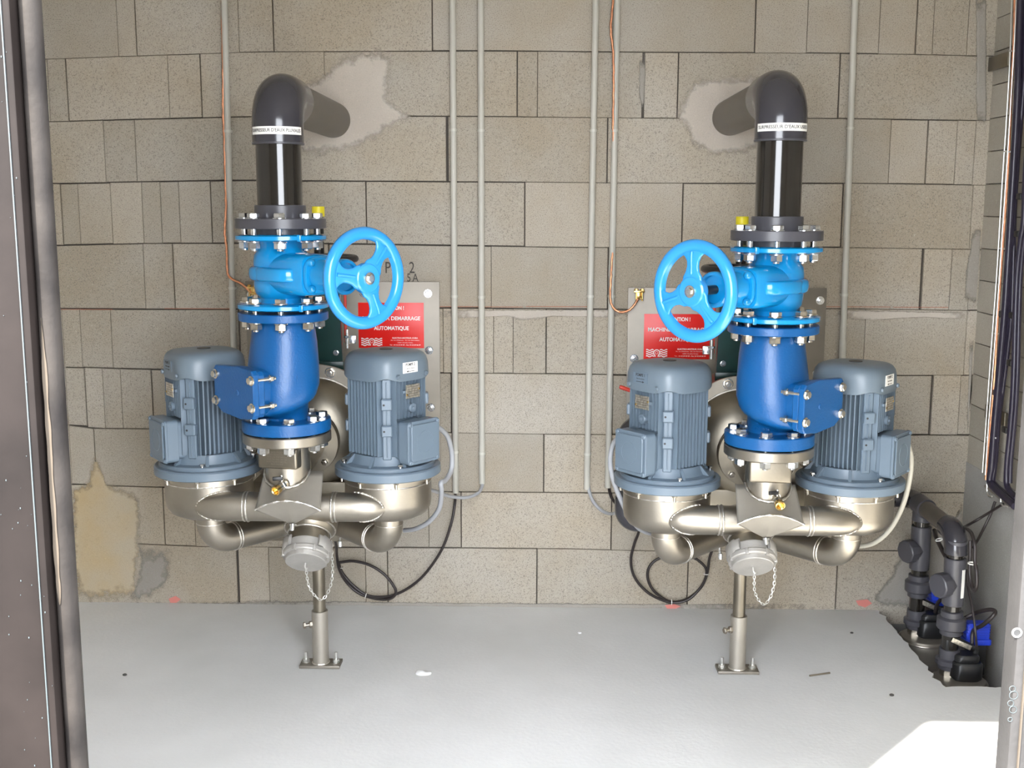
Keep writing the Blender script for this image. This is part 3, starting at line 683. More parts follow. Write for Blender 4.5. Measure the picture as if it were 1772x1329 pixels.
    b = B(); b.ring(.160, .205, 0, .010, (ux, ty+.004, tz), (0, 1, 0), 72, .001); obj('tank_ring', b, 'stainless', t)
    b = B(); b.torus((ux, ty+.002, tz), (0, 1, 0), .166, .003, 64, 8); obj('weld_seam', b, 'weld', t)
    for i in range(12):
        a2 = R(15+30*i); q = V((ux+.187*math.cos(a2), ty+.002, tz+.187*math.sin(a2)))
        if q.z < .57: continue
        b = B(); b.lathe([(.016, 0), (.016, .003)], q, (0, -1, 0), 20); b.hexa(q+V((0, -.003, 0)), (0, -1, 0), .0125, .009, .3); b.cyl(q+V((0, -.018, 0)), q, .0055, seg=12); obj('ring_bolt', b, 'nut', t)
    ny = uy+.235; nz = .675+dz
    b = B(); b.cyl((ux, ny, nz), (ux, ty-.05, nz), .057, seg=40); obj('neck_pipe', b, 'stainless_dark', t)
    b = B(); b.ccyl((ux, ny, nz), (ux, ny+.014, nz), .093, .001, 60); b.ccyl((ux, ny-.018, nz), (ux, ny-.003, nz), .093, .001, 60); obj('neck_flange', b, 'stainless_dark', t)
    b = B(); b.cyl((ux, uy+.03, nz-.02), (ux, ny-.017, nz-.005), .055, seg=40); obj('neck_pipe', b, 'stainless_dark', t)
    for i in range(4):
        a2 = R(45+90*i); q = V((ux+.077*math.cos(a2), 0, nz+.077*math.sin(a2)))
        b = B(); b.cyl((q.x, ny-.030, q.z), (q.x, ny+.045, q.z), .0048, seg=12); b.hexa((q.x, ny-.018, q.z), (0, -1, 0), .010, .008); b.hexa((q.x, ny+.014, q.z), (0, 1, 0), .010, .008); obj('neck_bolt', b, 'nut', t)
    # drain plug at the hood's point, brass sampling tap with black lever
    b = B(); q = V((hx, uy-.038, .515+dz)); b.lathe([(.010, 0), (.010, .004)], q+V((0, 0, -.002)), (0, -.5, -1), 20); b.lathe([(.0062, .003), (.0062, .014), (.005, .018), (.002, .019)], q, (0, -.5, -1), 16); obj('drain_plug', b, 'zinc', t)
    tx = ux+(.004 if s > 0 else .010); q = V((tx, uy-.056, .628+dz)); dd = V((-.42 if s > 0 else .10, -1, -.28)).normalized()
    b = B(); b.lathe([(.013, 0), (.013, .004), (.009, .005), (.009, .010)], q-dd*.002, dd, 24); b.hexa(q+dd*.008, dd, .0125, .010); b.lathe([(.009, .018), (.011, .020), (.011, .030), (.008, .031)], q, dd, 24); tp = obj('sampling_tap', b, 'nut', t)
    b = B(); e0 = q+dd*.030; b.lathe([(.0075, 0), (.0115, .001), (.0125, .008), (.0125, .015), (.0100, .016), (.0080, .014), (.0080, .004), (.002, .004)], e0, dd, 28); obj('brass_outlet', b, 'brass', tp)
    b = B(); ld = V((-1, -.25, .10)).normalized(); q2 = q+dd*.015+V((0, 0, .018)); b.cyl(q2-V((0, 0, .012)), q2+V((0, 0, .010)), .0028, seg=12); obj('tap_spindle', b, 'zinc', tp)
    b = B(); b.box((0, 0, 0), (.026, .008, .010), .002); b.xf(frame(q2+ld*.010, (0, 0, 1), ld)); obj('tap_lever', b, 'black', tp)
    # u-bolts holding the base
    for sg in (-1, 1):
        x = ux+sg*.075; b = B(); b.tube(spline([(x, uy+.30, .50+dz), (x, uy+.285, .45+dz), (x+.004, uy+.28, .392+dz), (x+.006, uy+.275, .372+dz)], 5), .0042, 10); b.lathe([(.0065, 0), (.0065, .016)], (x+.006, uy+.274, .358+dz), (0, 0, 1), 12); obj('stay_rod', b, 'zinc', t)
    return t

def hose_coupling(U, s, cx, dz, label):
    ux, uy = U; ax = V((0, -.70, -.714)).normalized(); fc = V((cx, -.800, .408+dz)); t = thing('hose_coupling', label, 'coupling', fc+V((0, 0, -.05)), 'capped hose couplings')
    side = V((1, 0, 0)); up = side.cross(ax)*1.0
    b = B(); o = fc-ax*.150; b.lathe([(.076, 0), (.074, .004), (.070, .045), (.060, .062), (.052, .070)], o, ax, 56); obj('tank_boss', b, 'stainless_dark', t, smooth=50)
    b = B(); b.torus(o+ax*.052, ax, .067, .0022, 48, 8); b.torus(o+ax*.068, ax, .056, .0022, 48, 8); obj('weld_seam', b, 'weld', t)
    b = B(); b.lathe([(.0515, .06), (.0515, .115)], o, ax, 48); obj('neck', b, 'stainless_dark', t)
    b = B(); b.lathe([(.0535, .098), (.0555, .100), (.0555, .128), (.0535, .130)], o, ax, 56); obj('inner_collar', b, 'cast', t)
    b = B(); b.lathe([(.0535, .122), (.0600, .123), (.0620, .126), (.0620, .135), (.0595, .138), (.0545, .1385), (.0535, .149), (.0515, .1505), (.01, .1505)], o, ax, 72); cp = obj('cap', b, 'cast', t, smooth=30)
    for i in range(7):
        a = 2*PI*i/7+.75; d = side*math.cos(a)+up*math.sin(a); b = B(); b.box((0, 0, 0), (.008, .009, .018), .0015); b.xf(frame(o+ax*.132+d*.0595, ax, d)); obj('cap_lug', b, 'cast', cp)
    f3 = frame(o, ax, side)
    for a0, a1 in ((-48, 52), (128, 232)):
        rs = []
        for i in range(25):
            a = R(a0+(a1-a0)*i/24); k = 0 if 3 < i < 21 else .004
            rs.append([f3 @ V((r*math.cos(a), r*math.sin(a), h2)) for r, h2 in ((.0565, .088+k), (.0600, .087+k), (.0655, .094+k), (.0655, .122-k), (.0630, .126-k), (.0565, .126-k))])
        b = B(); b.rings(rs); obj('locking_claw', b, 'cast', t, smooth=40)
    b = B(); b.tube(spline([fc+ax*.001, fc+ax*.012, fc+ax*.016+V((.004, 0, -.002)), fc+ax*.010+V((.006, 0, -.006))], 4), .0022, 8); obj('cap_eye', b, 'galv', cp)
    # chain hanging in a loop from the cap to the coupling's side
    st = fc+ax*.012+V((.002, 0, -.004)); en = o+ax*.085+side*.062+V((0, -.002, 0)); lowp = V(((st.x+en.x)/2+.006, (st.y+en.y)/2-.002, .302+dz))
    P = spline([st, st.lerp(lowp, .5)+V((-.011, 0, -.012)), lowp, en.lerp(lowp, .55)+V((.014, 0, -.018)), en], 10)
    L = [0]
    for a, c2 in zip(P, P[1:]): L.append(L[-1]+(c2-a).length)
    stp = .0088; k = 0; q = stp*.5; ch = B()
    while q < L[-1]:
        i = max(j for j in range(len(L)) if L[j] <= q); i = min(i, len(P)-2)
        p = P[i].lerp(P[i+1], (q-L[i])/max(1e-6, L[i+1]-L[i])); d = (P[i+1]-P[i]).normalized()
        perp = V((1, 0, 0)) if k % 2 else V((0, 1, 0)); perp = (perp-d*perp.dot(d)).normalized()
        loop = [p+d*.0062*math.cos(2*PI*j/12)+perp*.0030*math.sin(2*PI*j/12) for j in range(13)]
        ch.tube(loop, .00095, 5, False); q += stp; k += 1
    obj('chain', ch, 'galv', t, smooth=60)
    return t

def support_leg(x, y, label, ztop):
    t = thing('support_leg', label, 'support', (x, y, 0), 'tubular floor supports')
    obj('inner_tube', B().cyl((x, y, .06), (x, y, ztop), .0178, seg=32), 'stainless_dark', t)
    b = B(); b.ring(.0185, .0235, .009, .168, (x, y, 0), seg=36, ch=.001); obj('outer_sleeve', b, 'stainless_matte', t)
    b = B(); b.box((x, y, .0045), (.118, .058, .009), .001); obj('base_plate', b, 'stainless_plate', t)
    b = B(); b.torus((x, y, .010), (0, 0, 1), .0235, .0028, 30, 6); obj('weld_seam', b, 'weld', t)
    for sg in (-1, 1):
        b = B(); b.lathe([(.0115, 0), (.0115, .002)], (x+sg*.044, y+.002, .009), seg=20); b.hexa((x+sg*.044, y+.002, .011), (0, 0, 1), .0098, .008); b.cyl((x+sg*.044, y+.002, .01), (x+sg*.044, y+.002, .040), .0048, seg=12); obj('anchor_bolt', b, 'galv', t)
    d = V((-1, -.42, .0)).normalized(); q = V((x, y, .128)); b = B(); b.hexa(q+d*.0225, d, .0105, .009); b.cyl(q+d*.018, q+d*.045, .0050, seg=14); b.hexa(q+d*.042, d, .0095, .007); obj('clamp_screw', b, 'stainless', t)
    return t

def knife_gate(U, s, dz, label):
    ux, uy = U; y = uy+.49; t = thing('knife_gate_valve', label, 'valve', (ux, y, .84+dz), 'green knife gate valves behind the pipework')
    b = B(); b.prism([(-.064, .840), (.064, .840), (.058, 1.10), (-.058, 1.10)], -.009, .009, Matrix(((1, 0, 0, ux), (0, 0, -1, y), (0, 1, 0, dz), (0, 0, 0, 1))), .001)
    b.box((ux, y-.012, .855+dz), (.136, .012, .03), .002); b.box((ux, y, 1.11+dz), (.134, .050, .02), .002); obj('gate_frame', b, 'green', t)
    for sx2 in (-.045, .045):
        for zz in (.895, 1.02):
            b = B(); b.lathe([(.009, 0), (.009, .002)], (ux+sx2, y-.009, zz+dz), (0, -1, 0), 18); b.hexa((ux+sx2, y-.011, zz+dz), (0, -1, 0), .0072, .005); obj('frame_bolt', b, 'zinc', t)
    b = B(); b.cyl((ux, y, 1.10+dz), (ux, y, 1.305+dz), .0150, seg=24); obj('stem_tube', b, 'black', t)
    b = B(); b.ccyl((ux, y, 1.298+dz), (ux, y, 1.328+dz), .0185, .001, 24); obj('stem_cap', b, 'yellow', t)
    b = B(); b.torus((ux, y, 1.175+dz), (0, 0, 1), .105, .011, 48, 12); b.lathe([(.030, 1.160+dz), (.030, 1.19+dz)], (ux, y, 0), seg=24)
    for k in range(3):
        a = 2*PI*k/3+.5; b.tube([(ux, y, 1.175+dz), (ux+.1*math.cos(a), y+.1*math.sin(a), 1.175+dz)], .010, 10)
    obj('handwheel', b, 'black', t, smooth=50)
    q = V((ux+s*.070, y-.012, .955+dz)); b = B(); b.cyl(q+V((s*.004, .01, -.03)), q+V((s*.004, .01, .16)), .0045, seg=12); obj('red_rod', b, 'redpaint', t)
    b = B(); b.box(q+V((s*.020, 0, -.02)), (.034, .008, .026), .003); b.cyl(q+V((s*.012, -.010, -.045)), q+V((s*.012, -.010, .012)), .0050, seg=12); b.hexa(q+V((s*.012, -.010, -.014)), (0, 0, 1), .0095, .008); obj('stem_clamp', b, 'zinc', t)
    return t

def wall_plate(x0, x1, z0, z1, bolts, label):
    t = thing('mounting_plate', label, 'plate', ((x0+x1)/2, -.012, z0), 'stainless sheets bolted to the block wall')
    b = B(); b.box(((x0+x1)/2, -.0085, (z0+z1)/2), (x1-x0, .005, z1-z0), .0008); obj('sheet', b, 'stainless_plate', t)
    for x, z in bolts:
        b = B(); b.lathe([(.0135, 0), (.0135, .002)], (x, -.011, z), (0, -1, 0), 20); b.hexa((x, -.013, z), (0, -1, 0), .0095, .007); b.cyl((x, -.013, z), (x, -.030, z), .0048, seg=12); obj('anchor_bolt', b, 'zinc', t)
    return t

def sign(x0, x1, z0, z1, label):
    t = thing('warning_sign', label, 'sign', ((x0+x1)/2, -.0115, z0), 'red warning signs on the steel sheets'); cx = (x0+x1)/2; W = x1-x0; Hh = z1-z0
    obj('sign_panel', B().box((cx, -.0118, (z0+z1)/2), (W, .0012, Hh), .0002), 'red', t)
    y = -.0126; f = lambda x, z: wallframe(x, y, z)
    for tx, zz, fw in (('ATTENTION !', .880, .083), ('MACHINE A DEMARRAGE', .652, .187), ('AUTOMATIQUE', .435, .113)):
        obj('sign_lettering', text_mesh(tx, .0172, .0002, f(cx+.001, z0+Hh*zz), fit=fw, bold=.00045), 'print', t)
    for tx, zz, sz, bo, fw in (('ELECTRO-MOTEUR CUBA', .222, .0060, .0002, .083), ("26, rue d'Athenes - Z.I. Les Estroublans", .172, .0042, 0, .093), ('13845 Vitrolles Cedex', .120, .0042, 0, .050), ('Tel. : 04 42 89 89 09 - Fax. 04 42 89 86 09', .068, .0044, .0001, .100)):
        obj('sign_small_print', text_mesh(tx, sz, .0001, f(cx+W*.21, z0+Hh*zz), fit=fw, bold=bo), 'print', t)
    b = B(); lx, lz = x0+W*.20, z0+Hh*.135
    for k in range(4):
        for sg in (-1, 1):
            pts = [V((lx+sg*(.010+.024*i/14), y, lz-.0105+.0068*k+.0017*math.sin(i/14*2*PI*1.4))) for i in range(15)]
            rs = [[p+V((0, 0, .0017)), p+V((0, -.0002, .0017)), p+V((0, -.0002, -.0017)), p+V((0, 0, -.0017))] for p in pts]; b.rings(rs)
    for rr, wd, a0, a1 in ((.0095, .0030, -60, 240), (.0042, .0012, 0, 359)):
        pts = [(lx+rr*math.cos(R(a0+(a1-a0)*i/30)), lz+.001+rr*math.sin(R(a0+(a1-a0)*i/30))) for i in range(31)]
        b.rings([[V((p[0]+(p[0]-lx)/rr*k, y-d, p[1]+(p[1]-lz-.001)/rr*k)) for k, d in ((wd/2, 0), (wd/2, .0002), (-wd/2, .0002), (-wd/2, 0))] for p in pts])
    for sg in (-1, 1): b.box((lx+sg*.0065, y-.0001, lz-.0100), (.0075, .0002, .0030))
    obj('sign_emblem', b, 'print', t, smooth=0)
    return t

# ------------------------------------------------------------------ electric pump (built once in its own space, terminal box towards -Y, origin under the motor flange)
def make_pump(loc, rz, label):
    t = thing('electric_pump', label, 'pump', loc, 'blue-grey electric pumps on stainless casings', rz); K = dict(world=False)
    def ob(n, b, m, p=t, **k): return obj(n, b, m, p, world=False, **k)
    b = B(); b.lathe([(.110, .0), (.121, -.003), (.121, -.012), (.1170, -.013), (.1170, -.072), (.114, -.090), (.103, -.106), (.080, -.118), (.045, -.124)][::-1], seg=64); ob('pump_casing', b, 'stainless', smooth=40)
    b = B(); b.torus((0, 0, -.020), (0, 0, 1), .1172, .0018, 60, 6); b.torus((0, 0, -.121), (0, 0, 1), .0395, .002, 40, 6); ob('weld_seam', b, 'weld')
    b = B(); b.lathe([(.138, 0), (.1425, .003), (.1425, .022), (.139, .0255), (.1290, .0255), (.1275, .0270), (.1275, .033), (.125, .036), (.118, .0365), (.104, .0385), (.098, .050), (.094, .062)], seg=72); 
    for i in range(8):
        a = 2*PI*i/8+PI/8; d = azdir(a); b.prism([(.088, .036), (.120, .037), (.098, .060), (.088, .062)], -.004, .004, Matrix(((d.x, 0, -d.y, 0), (d.y, 0, d.x, 0), (0, 1, 0, 0), (0, 0, 0, 1))))
    ob('motor_flange', b, 'motor', smooth=30)
    # finned stator: straight fins on four faces, smooth corner pillars
    b = B(); b.prism(sellipse(.074, .074, 2.6, 48), .050, .270)
    n = 10
    for f4 in range(4):
        m4 = Matrix.Rotation(PI/2*f4, 4, 'Z')
        for i in range(n):
            x = -.054+.108*i/(n-1); out = .0905 - .10*(x*x)/.054*.05
            lo = .062 if f4 != 0 else (.160 if abs(x) < .050 else .062)
            b.box((x, -(out+.07)/2, (lo+.262)/2), (.0026, out-.07, .262-lo), .0006, m4 @ Matrix.Identity(4), 1) if False else _fin(b, m4, x, out, lo, .272)
        mc = Matrix.Rotation(PI/2*f4+PI/4, 4, 'Z'); c2 = B()
        for v in _boxv(b, (0, -.089, .162), (.024, .022, .216), .003): v.co = mc @ v.co
        for v in _boxv(b, (0, -.1005, .162), (.003, .006, .20), .001): v.co = mc @ v.co
    ob('motor_body', b, 'motor', smooth=30)
    for f4 in range(4):
        for zz in (.203, .133):
            mc = Matrix.Rotation(PI/2*f4+PI/4, 4, 'Z'); b = B()
            for v in _boxv(b, (0, -.100, zz), (.029, .022, .030), .003): v.co = mc @ v.co
            pd = ob('foot_pad', b, 'motor')
            b = B()
            for k in (-1,): b.cyl((.007*k, -.1108, zz), (.007*k, -.1114, zz), .0028, seg=12)
            b.xf(mc); ob('pad_hole', b, 'ink', pd)
    # fan cowl: rounded square hood with a slight crown
    rs = []
    for zz, w2, e in ((.261, .0960, 3.6), (.274, .0970, 3.5), (.303, .0965, 3.3), (.318, .094, 3.1), (.327, .088, 3.0), (.332, .080, 2.8), (.335, .055, 2.3), (.336, .018, 2)):
        rs.append([V((x, y, zz+(-.010*abs(math.sin(2*2*PI*i/64))**3*(-1) if zz < .262 else 0))) for i, (x, y) in enumerate(sellipse(w2, w2, e, 64))])
    b = B(); b.rings(rs); cw = ob('fan_cowl', b, 'cowl', smooth=50)
    b = B(); b.lathe([(.0185, .334), (.0175, .3375), (.0085, .3375)], seg=28); ob('shaft_cap', b, 'black', cw)
    b = B()
    for rr in (.028, .038, .048, .058): b.torus((0, 0, .3345-.0016*(rr/.06)), (0, 0, 1), rr, .0012, 56, 6)
    ob('vent_ring', b, 'cowl', cw)
    for a in (R(28), R(-28), R(152), R(-152)):
        d = azdir(a); q = V((d.x*.097/max(abs(d.x), abs(d.y)), d.y*.097/max(abs(d.x), abs(d.y)), .275)); nn = V((0, -1, 0)) if abs(d.y) > abs(d.x) else V((1 if d.x > 0 else -1, 0, 0))
        b = B(); b.lathe([(.0062, -.002), (.0062, .001), (.0045, .0035)], q, nn, 18); ob('cowl_screw', b, 'cowl', cw)
    # terminal box with raised lid, knock-out ring and four screws
    fB = Matrix(((1, 0, 0, 0), (0, 0, -1, 0), (0, 1, 0, .103), (0, 0, 0, 1)))
    b = B(); b.prism(rrect(.050, .050, .010), .060, .102, fB, .001); b.prism(rrect(.057, .056, .010), .100, .130, fB, .001); tb = ob('terminal_box', b, 'motor')
    b = B(); b.prism(rrect(.0585, .0575, .010), .130, .1365, fB, .0012); b.prism(rrect(.050, .049, .009), .1365, .141, fB, .0025); ld = ob('box_lid', b, 'motor', tb)
    b = B(); b.torus((0, -.1408, .103), (0, 1, 0), .029, .0009, 48, 6); ob('knockout_ring', b, 'motor', tb)
    b = B()
    for sx2 in (-.050, .050):
        for zz in (.042, .141): b.lathe([(.0048, .136), (.0048, .1408), (.003, .1425)], (sx2, 0, zz), (0, -1, 0), 16)
    for x in ((-.050, .0535), (.050, .0535), (-.050, .1525), (.050, .1525)):
        b = B(); b.lathe([(.0062, .1355), (.0062, .1385), (.0040, .1405), (.0030, .1395)], (x[0], 0, x[1]), (0, -1, 0), 18); ob('lid_screw', b, 'motor', tb)
    b = B(); b.cyl((0, -.075, .188), (0, -.097, .188), .0125, seg=28); b.lathe([(.0125, .097), (.011, .0985), (.0045, .0985), (.0045, .101), (.003, .102)], (0, 0, .188), (0, -1, 0), 24); ob('earth_boss', b, 'motor')
    b = B(); b.box((0, -.0975, .233), (.052, .0016, .036), .0005); npl = ob('nameplate', b, 'plate', smooth=0)
    b = B(); b.box((0, -.092, .233), (.066, .006, .008), .001); ob('plate_bracket', b, 'motor', npl)
    b = B()
    for i in range(5): b.box((0, -.0985, .245-.006*i), (.040, .0003, .0012))
    for i in range(4): b.box((-.016+.011*i, -.0985, .233), (.0006, .0003, .026))
    ob('nameplate_print', b, 'engrave', npl, smooth=0)
    for x in (-.026, .026): ob('plate_rivet', B().lathe([(.0028, .098), (.0028, .0995), (.001, .100)], (x*.88, 0, .225+.012*(x > 0)), (0, -1, 0), 12), 'brass', npl)
    for i in range(4):
        a = PI/4+i*PI/2
        for k, (dr, me) in enumerate(((.120, BM_S),)):
            o = bpy.data.objects.new('motor_bolt', me); link(o); o.parent = t; o.location = (dr*math.cos(a+.28), dr*math.sin(a+.28), .040)
    for i in range(8):
        a = R(45*i+10); b = B(); q = V((.1255*math.cos(a), .1255*math.sin(a), 0)); b.hexa(q, (0, 0, -1), .0075, .006); b.cyl(q, q-V((0, 0, .018)), .0038, seg=10); ob('casing_nut', b, 'nut')
    return t
def _boxv(b, c, size, bev):
    n0 = set(b.b.verts); b.box(c, size, bev, seg=1); return [v for v in b.b.verts if v not in n0]
def _fin(b, m4, x, out, lo, hi):
    n0 = set(b.b.verts); y0, y1 = -.064, -out
    b.rings([[V((x-.0018, y0, lo)), V((x+.0018, y0, lo)), V((x+.0009, y1, lo+.002)), V((x-.0009, y1, lo+.002))], [V((x-.0018, y0, hi)), V((x+.0018, y0, hi)), V((x+.0009, y1, hi-.001)), V((x-.0009, y1, hi-.001))]])
    for v in b.b.verts:
        if v not in n0: v.co = m4 @ v.co
def pump_sticker(t, text, arrow, dark=False):
    """name label on the cowl, in the pump's own space"""
    b = B(); b.box((-.008, -.0970, .2965), (.054, .0016, .028), .0003)
    st = obj('name_label', b, 'motor' if dark else 'white', t, world=False, smooth=0)
    f = lambda x, z: wallframe(x-.020, -.0979, z-.002)
    obj('label_print', text_mesh(text, .0105, .0001, f(.012, .306), sx=.85, bold=.0002), 'ink', st, world=False)
    obj('label_print', text_mesh('Sens de rotation', .0062, .0001, f(.012, .2965), sx=.72), 'ink_soft', st, world=False)
    b = B(); b.prism([(-.015, -.0007), (.008, -.0007), (.008, -.0026), (.015, 0), (.008, .0026), (.008, .0007), (-.015, .0007)], 0, .0002, f(.012, .2885) @ (Matrix.Identity(4) if arrow > 0 else Matrix.Scale(-1, 4, (1, 0, 0))))
    obj('rotation_arrow', b, 'ink', st, world=False, smooth=0)

# ------------------------------------------------------------------ place the two booster lines
def levels(d): return {'lf': (1.260+d, 1.243+d), 'ridge': 1.162+d, 'll': (1.088+d, 1.071+d), 'df': (1.0635+d, 1.043+d), 'db': (.788+d, .757+d), 'ss': (.7535+d, .728+d)}
UL, UR, DZ = (-.648, -.77), (.597, -.77), -.027
ZL, ZR = levels(0), levels(DZ)
PL_ = [(-.353, 1.052), (-.351, .868), (-.347, .680), (-.560, 1.052), (-.925, 1.045), (-.925, .70)]
PR_ = [(.900, 1.034), (.312, .845), (.312, .655), (.900, .80)]
wall_plate(-.943, -.316, .50, 1.089, PL_, 'large stainless sheet bolted to the block wall behind the left pump group')
wall_plate(.289, .921, .47, 1.073, PR_, 'large stainless sheet bolted to the block wall behind the right pump group')
sign(-.579, -.367, .875, 1.022, 'red ATTENTION sign behind the left blue handwheel, its top left corner covered')
sign(.342, .553, .843, .989, 'red ATTENTION sign behind the right blue handwheel, word MACHINE partly readable')
manifold(UL, 1, ZL, 0, 'stainless manifold with engraved nameplate under the left check valve')
manifold(UR, -1, ZR, DZ, 'stainless manifold with blank bracket under the right check valve')
check_valve(UL, 1, ZL, 'dark blue check valve with white rating label and cover turned left', -R(44))
check_valve(UR, -1, ZR, 'dark blue check valve with raised lettering and cover turned right', R(46))
gate_valve(UL, 1, ZL, 'light blue gate valve on the left, handwheel turned to the right', R(49.5), (R(50), R(172), R(292)))
gate_valve(UR, -1, ZR, 'light blue gate valve on the right, handwheel turned to the left', -R(46.5), (R(92), R(200), R(-48)))
discharge_pipe(UL, 1, 0, (1.481, 1.332, 1.2985, 1.2735, 1.597), "SURPRESSEUR D'EAUX PLUVIALES", "left dark elbow pipe labelled SURPRESSEUR D'EAUX PLUVIALES", UL[0])
discharge_pipe(UR, -1, 0, (1.489, 1.306, 1.2715, 1.2465, 1.604), "SURPRESSEUR D'EAUX USEES", "right dark elbow pipe labelled SURPRESSEUR D'EAUX USEES", UR[0])
knife_gate(UL, 1, 0, 'dark green knife gate valve with yellow cap behind the left line')
knife_gate(UR, -1, DZ, 'dark green knife gate valve with yellow cap behind the right line')
hose_coupling(UL, 1, -.603, 0, 'metal hose coupling with chained cap below the left manifold')
hose_coupling(UR, -1, .562, -.001, 'metal hose coupling with chained cap below the right manifold')
support_leg(-.629, -.505, 'tubular steel leg on bolted base plate under the left pump group', .40)
support_leg(.584, -.512, 'tubular steel leg on bolted base plate under the right pump group', .38)
AZB = R(52)
p1 = make_pump((UL[0]+.245, -.65, .617), AZB, 'electric pump right of the left check valve, label POMPE 2')
p2 = dup(p1, (UL[0]-.245, -.65, .617), -AZB, 'leftmost electric pump, partly behind the dark blue valve cover')
p3 = dup(p1, (UR[0]-.245, -.65, .617+DZ), -AZB, 'electric pump left of the right check valve, label POMPE 1')
p4 = dup(p1, (UR[0]+.245, -.65, .617+DZ), AZB, 'rightmost electric pump, half hidden behind the dark blue valve cover')
pump_sticker(p1, 'POMPE 2', -1); pump_sticker(p2, 'POMPE 1', 1, True); pump_sticker(p3, 'POMPE 1', 1, True); pump_sticker(p4, 'POMPE 2', -1)

# ------------------------------------------------------------------ conduits and wires on the back wall
def conduit(x, ztop, zbot, clips, joints, label, slant=0.0):
    b = B(); y = -.020; xx = lambda z: x+slant*(z-1.2)
    b.cyl((xx(ztop), y, ztop), (xx(zbot), y, zbot), .0100, seg=20); t = obj('wall_conduit', b, 'conduit')
    tag(t, label, 'conduit', 'grey conduits clipped up the block wall')
    for z in clips:
        b = B(); b.ring(.0100, .0118, z-.004, z+.004, (xx(z), y, 0), seg=20); b.box((xx(z), y+.012, z), (.022, .012, .008), .001); obj('pipe_clip', b, 'clip', t)
    for z0, z1 in joints:
        b = B(); b.cyl((xx(z0), y, z0), (xx(z1), y, z1), .0114, seg=20); obj('sleeve', b, 'conduit', t)
    return t
TOPZ = 2.29
zc = lambda y: WY(800, y, -.02).z
conduit(-.982, TOPZ, .60, (zc(227), zc(500)), [(zc(250), zc(262))], 'grey conduit at far left, with a copper wire beside it', .010)
conduit(-.267, TOPZ, zc(853), (zc(225), zc(513), zc(782)), [], 'left conduit of the middle left pair, its lower end longest')
conduit(-.180, TOPZ, zc(837), (zc(226), zc(514), zc(784)), [(zc(323), zc(340))], 'right conduit of the middle left pair, nearest the wall centre')
conduit(.169, TOPZ, zc(845), (zc(226), zc(512), zc(784)), [], 'left conduit of the middle right pair, ending above a grey cable', .006)
conduit(.236, TOPZ, zc(842), (zc(226), zc(512)), [(zc(458), zc(477))], 'right conduit of the middle right pair, beside a copper wire', .004)
conduit(.973, TOPZ, .70, (zc(222), zc(508)), [(zc(585), zc(640))], 'grey conduit at far right, passing behind the rightmost pump', -.012)
def wire(name, pts, y, r, m, label, cat, n=8, **k):
    P = spline([WY(p[0], p[1], p[2] if len(p) > 2 else y) for p in pts], n)
    o = obj(name, B().tube(P, r, 10), m, smooth=60); tag(o, label, cat, k.get('group')); return o
def strand(P, r, lay=.03, ph=0.):
    return [p+V((math.cos(i*.9+ph), 0, 0))*r*.0 for i, p in enumerate(P)]
def copper(pts, label, clampat, ang):
    P = spline([WY(a, c, y) for a, c, y in pts], 10); t = obj('copper_wire', B().tube([p+V((.0006*math.sin(i*1.3), 0, 0)) for i, p in enumerate(P)], .0036, 8), 'copper', smooth=60); tag(t, label, 'wire')
    e = WY(*clampat, -.03); c = thing('brass_clamp', 'brass earth clamp joining the copper wire to the %s steel sheet' % ('left' if e.x < 0 else 'right'), 'clamp', e, 'brass earth clamps')
    b = B(); b.box(e+V((0, 0, .012)), (.034, .014, .006), .001); b.box(e+V((0, .004, .0)), (.016, .010, .028), .002); obj('clamp_bar', b, 'brass', c)
    for sg in (-1, 1): 
        b = B(); b.cyl(e+V((sg*.0095, -.004, -.018)), e+V((sg*.0095, -.004, .022)), .0026, seg=10); b.hexa(e+V((sg*.0095, -.004, .015)), (0, 0, 1), .0065, .006); obj('clamp_nut', b, 'brass', c)
    b = B(); b.torus(e+V((0, -.004, -.016)), (0, 1, 0), .0095, .0030, 20, 8, PI, 2*PI, (1, 0, 0)); obj('clamp_hook', b, 'brass', c)
    b = B(); b.cyl(e+V((0, .004, .0)), V((e.x, -.011, e.z)), .005, seg=10); obj('clamp_stud', b, 'brass', c)
copper([(383,-60,-.022),(385,60,-.022),(386,140,-.022),(386,190,-.022),(388,240,-.022),(390,310,-.020),(391,360,-.030),(389,400,-.032),(392,430,-.032),(394,472,-.034),(402,483,-.038),(416,490,-.036),(428,500,-.034),(434,508,-.032)], 'bare copper wire down the far left conduit to a brass clamp', (437, 504), 0)
copper([(1063,-60,-.030),(1061,0,-.030),(1057,50,-.034),(1061,90,-.030),(1062,150,-.028),(1061,210,-.028),(1062,260,-.024),(1063,330,-.018),(1062,400,-.018),(1059,450,-.030),(1057,485,-.034),(1056,515,-.036),(1061,532,-.040),(1073,540,-.042),(1088,537,-.040),(1098,527,-.038),(1104,517,-.034)], 'bare copper wire curling under a conduit to the right brass clamp', (1106, 511), 0)
wire('grey_cable', [(834,830,-.02),(834,842,-.03),(826,854,-.06),(806,861,-.10),(780,859,-.14),(762,853,-.20),(740,846,-.30)], -.02, .0055, 'grey_cable', 'short grey cable sagging from a conduit to the pump casing', 'cable')
wire('motor_cable', [(752,738,-.66),(762,742,-.62),(775,757,-.56),(782,785,-.52),(781,812,-.52),(772,830,-.56),(763,836,-.60),(764,850,-.58),(760,880,-.52),(742,903,-.48),(720,915,-.44),(700,918,-.40)], 0, .0070, 'grey_cable', 'grey cable from the POMPE 2 terminal box curling down beside its casing', 'cable')
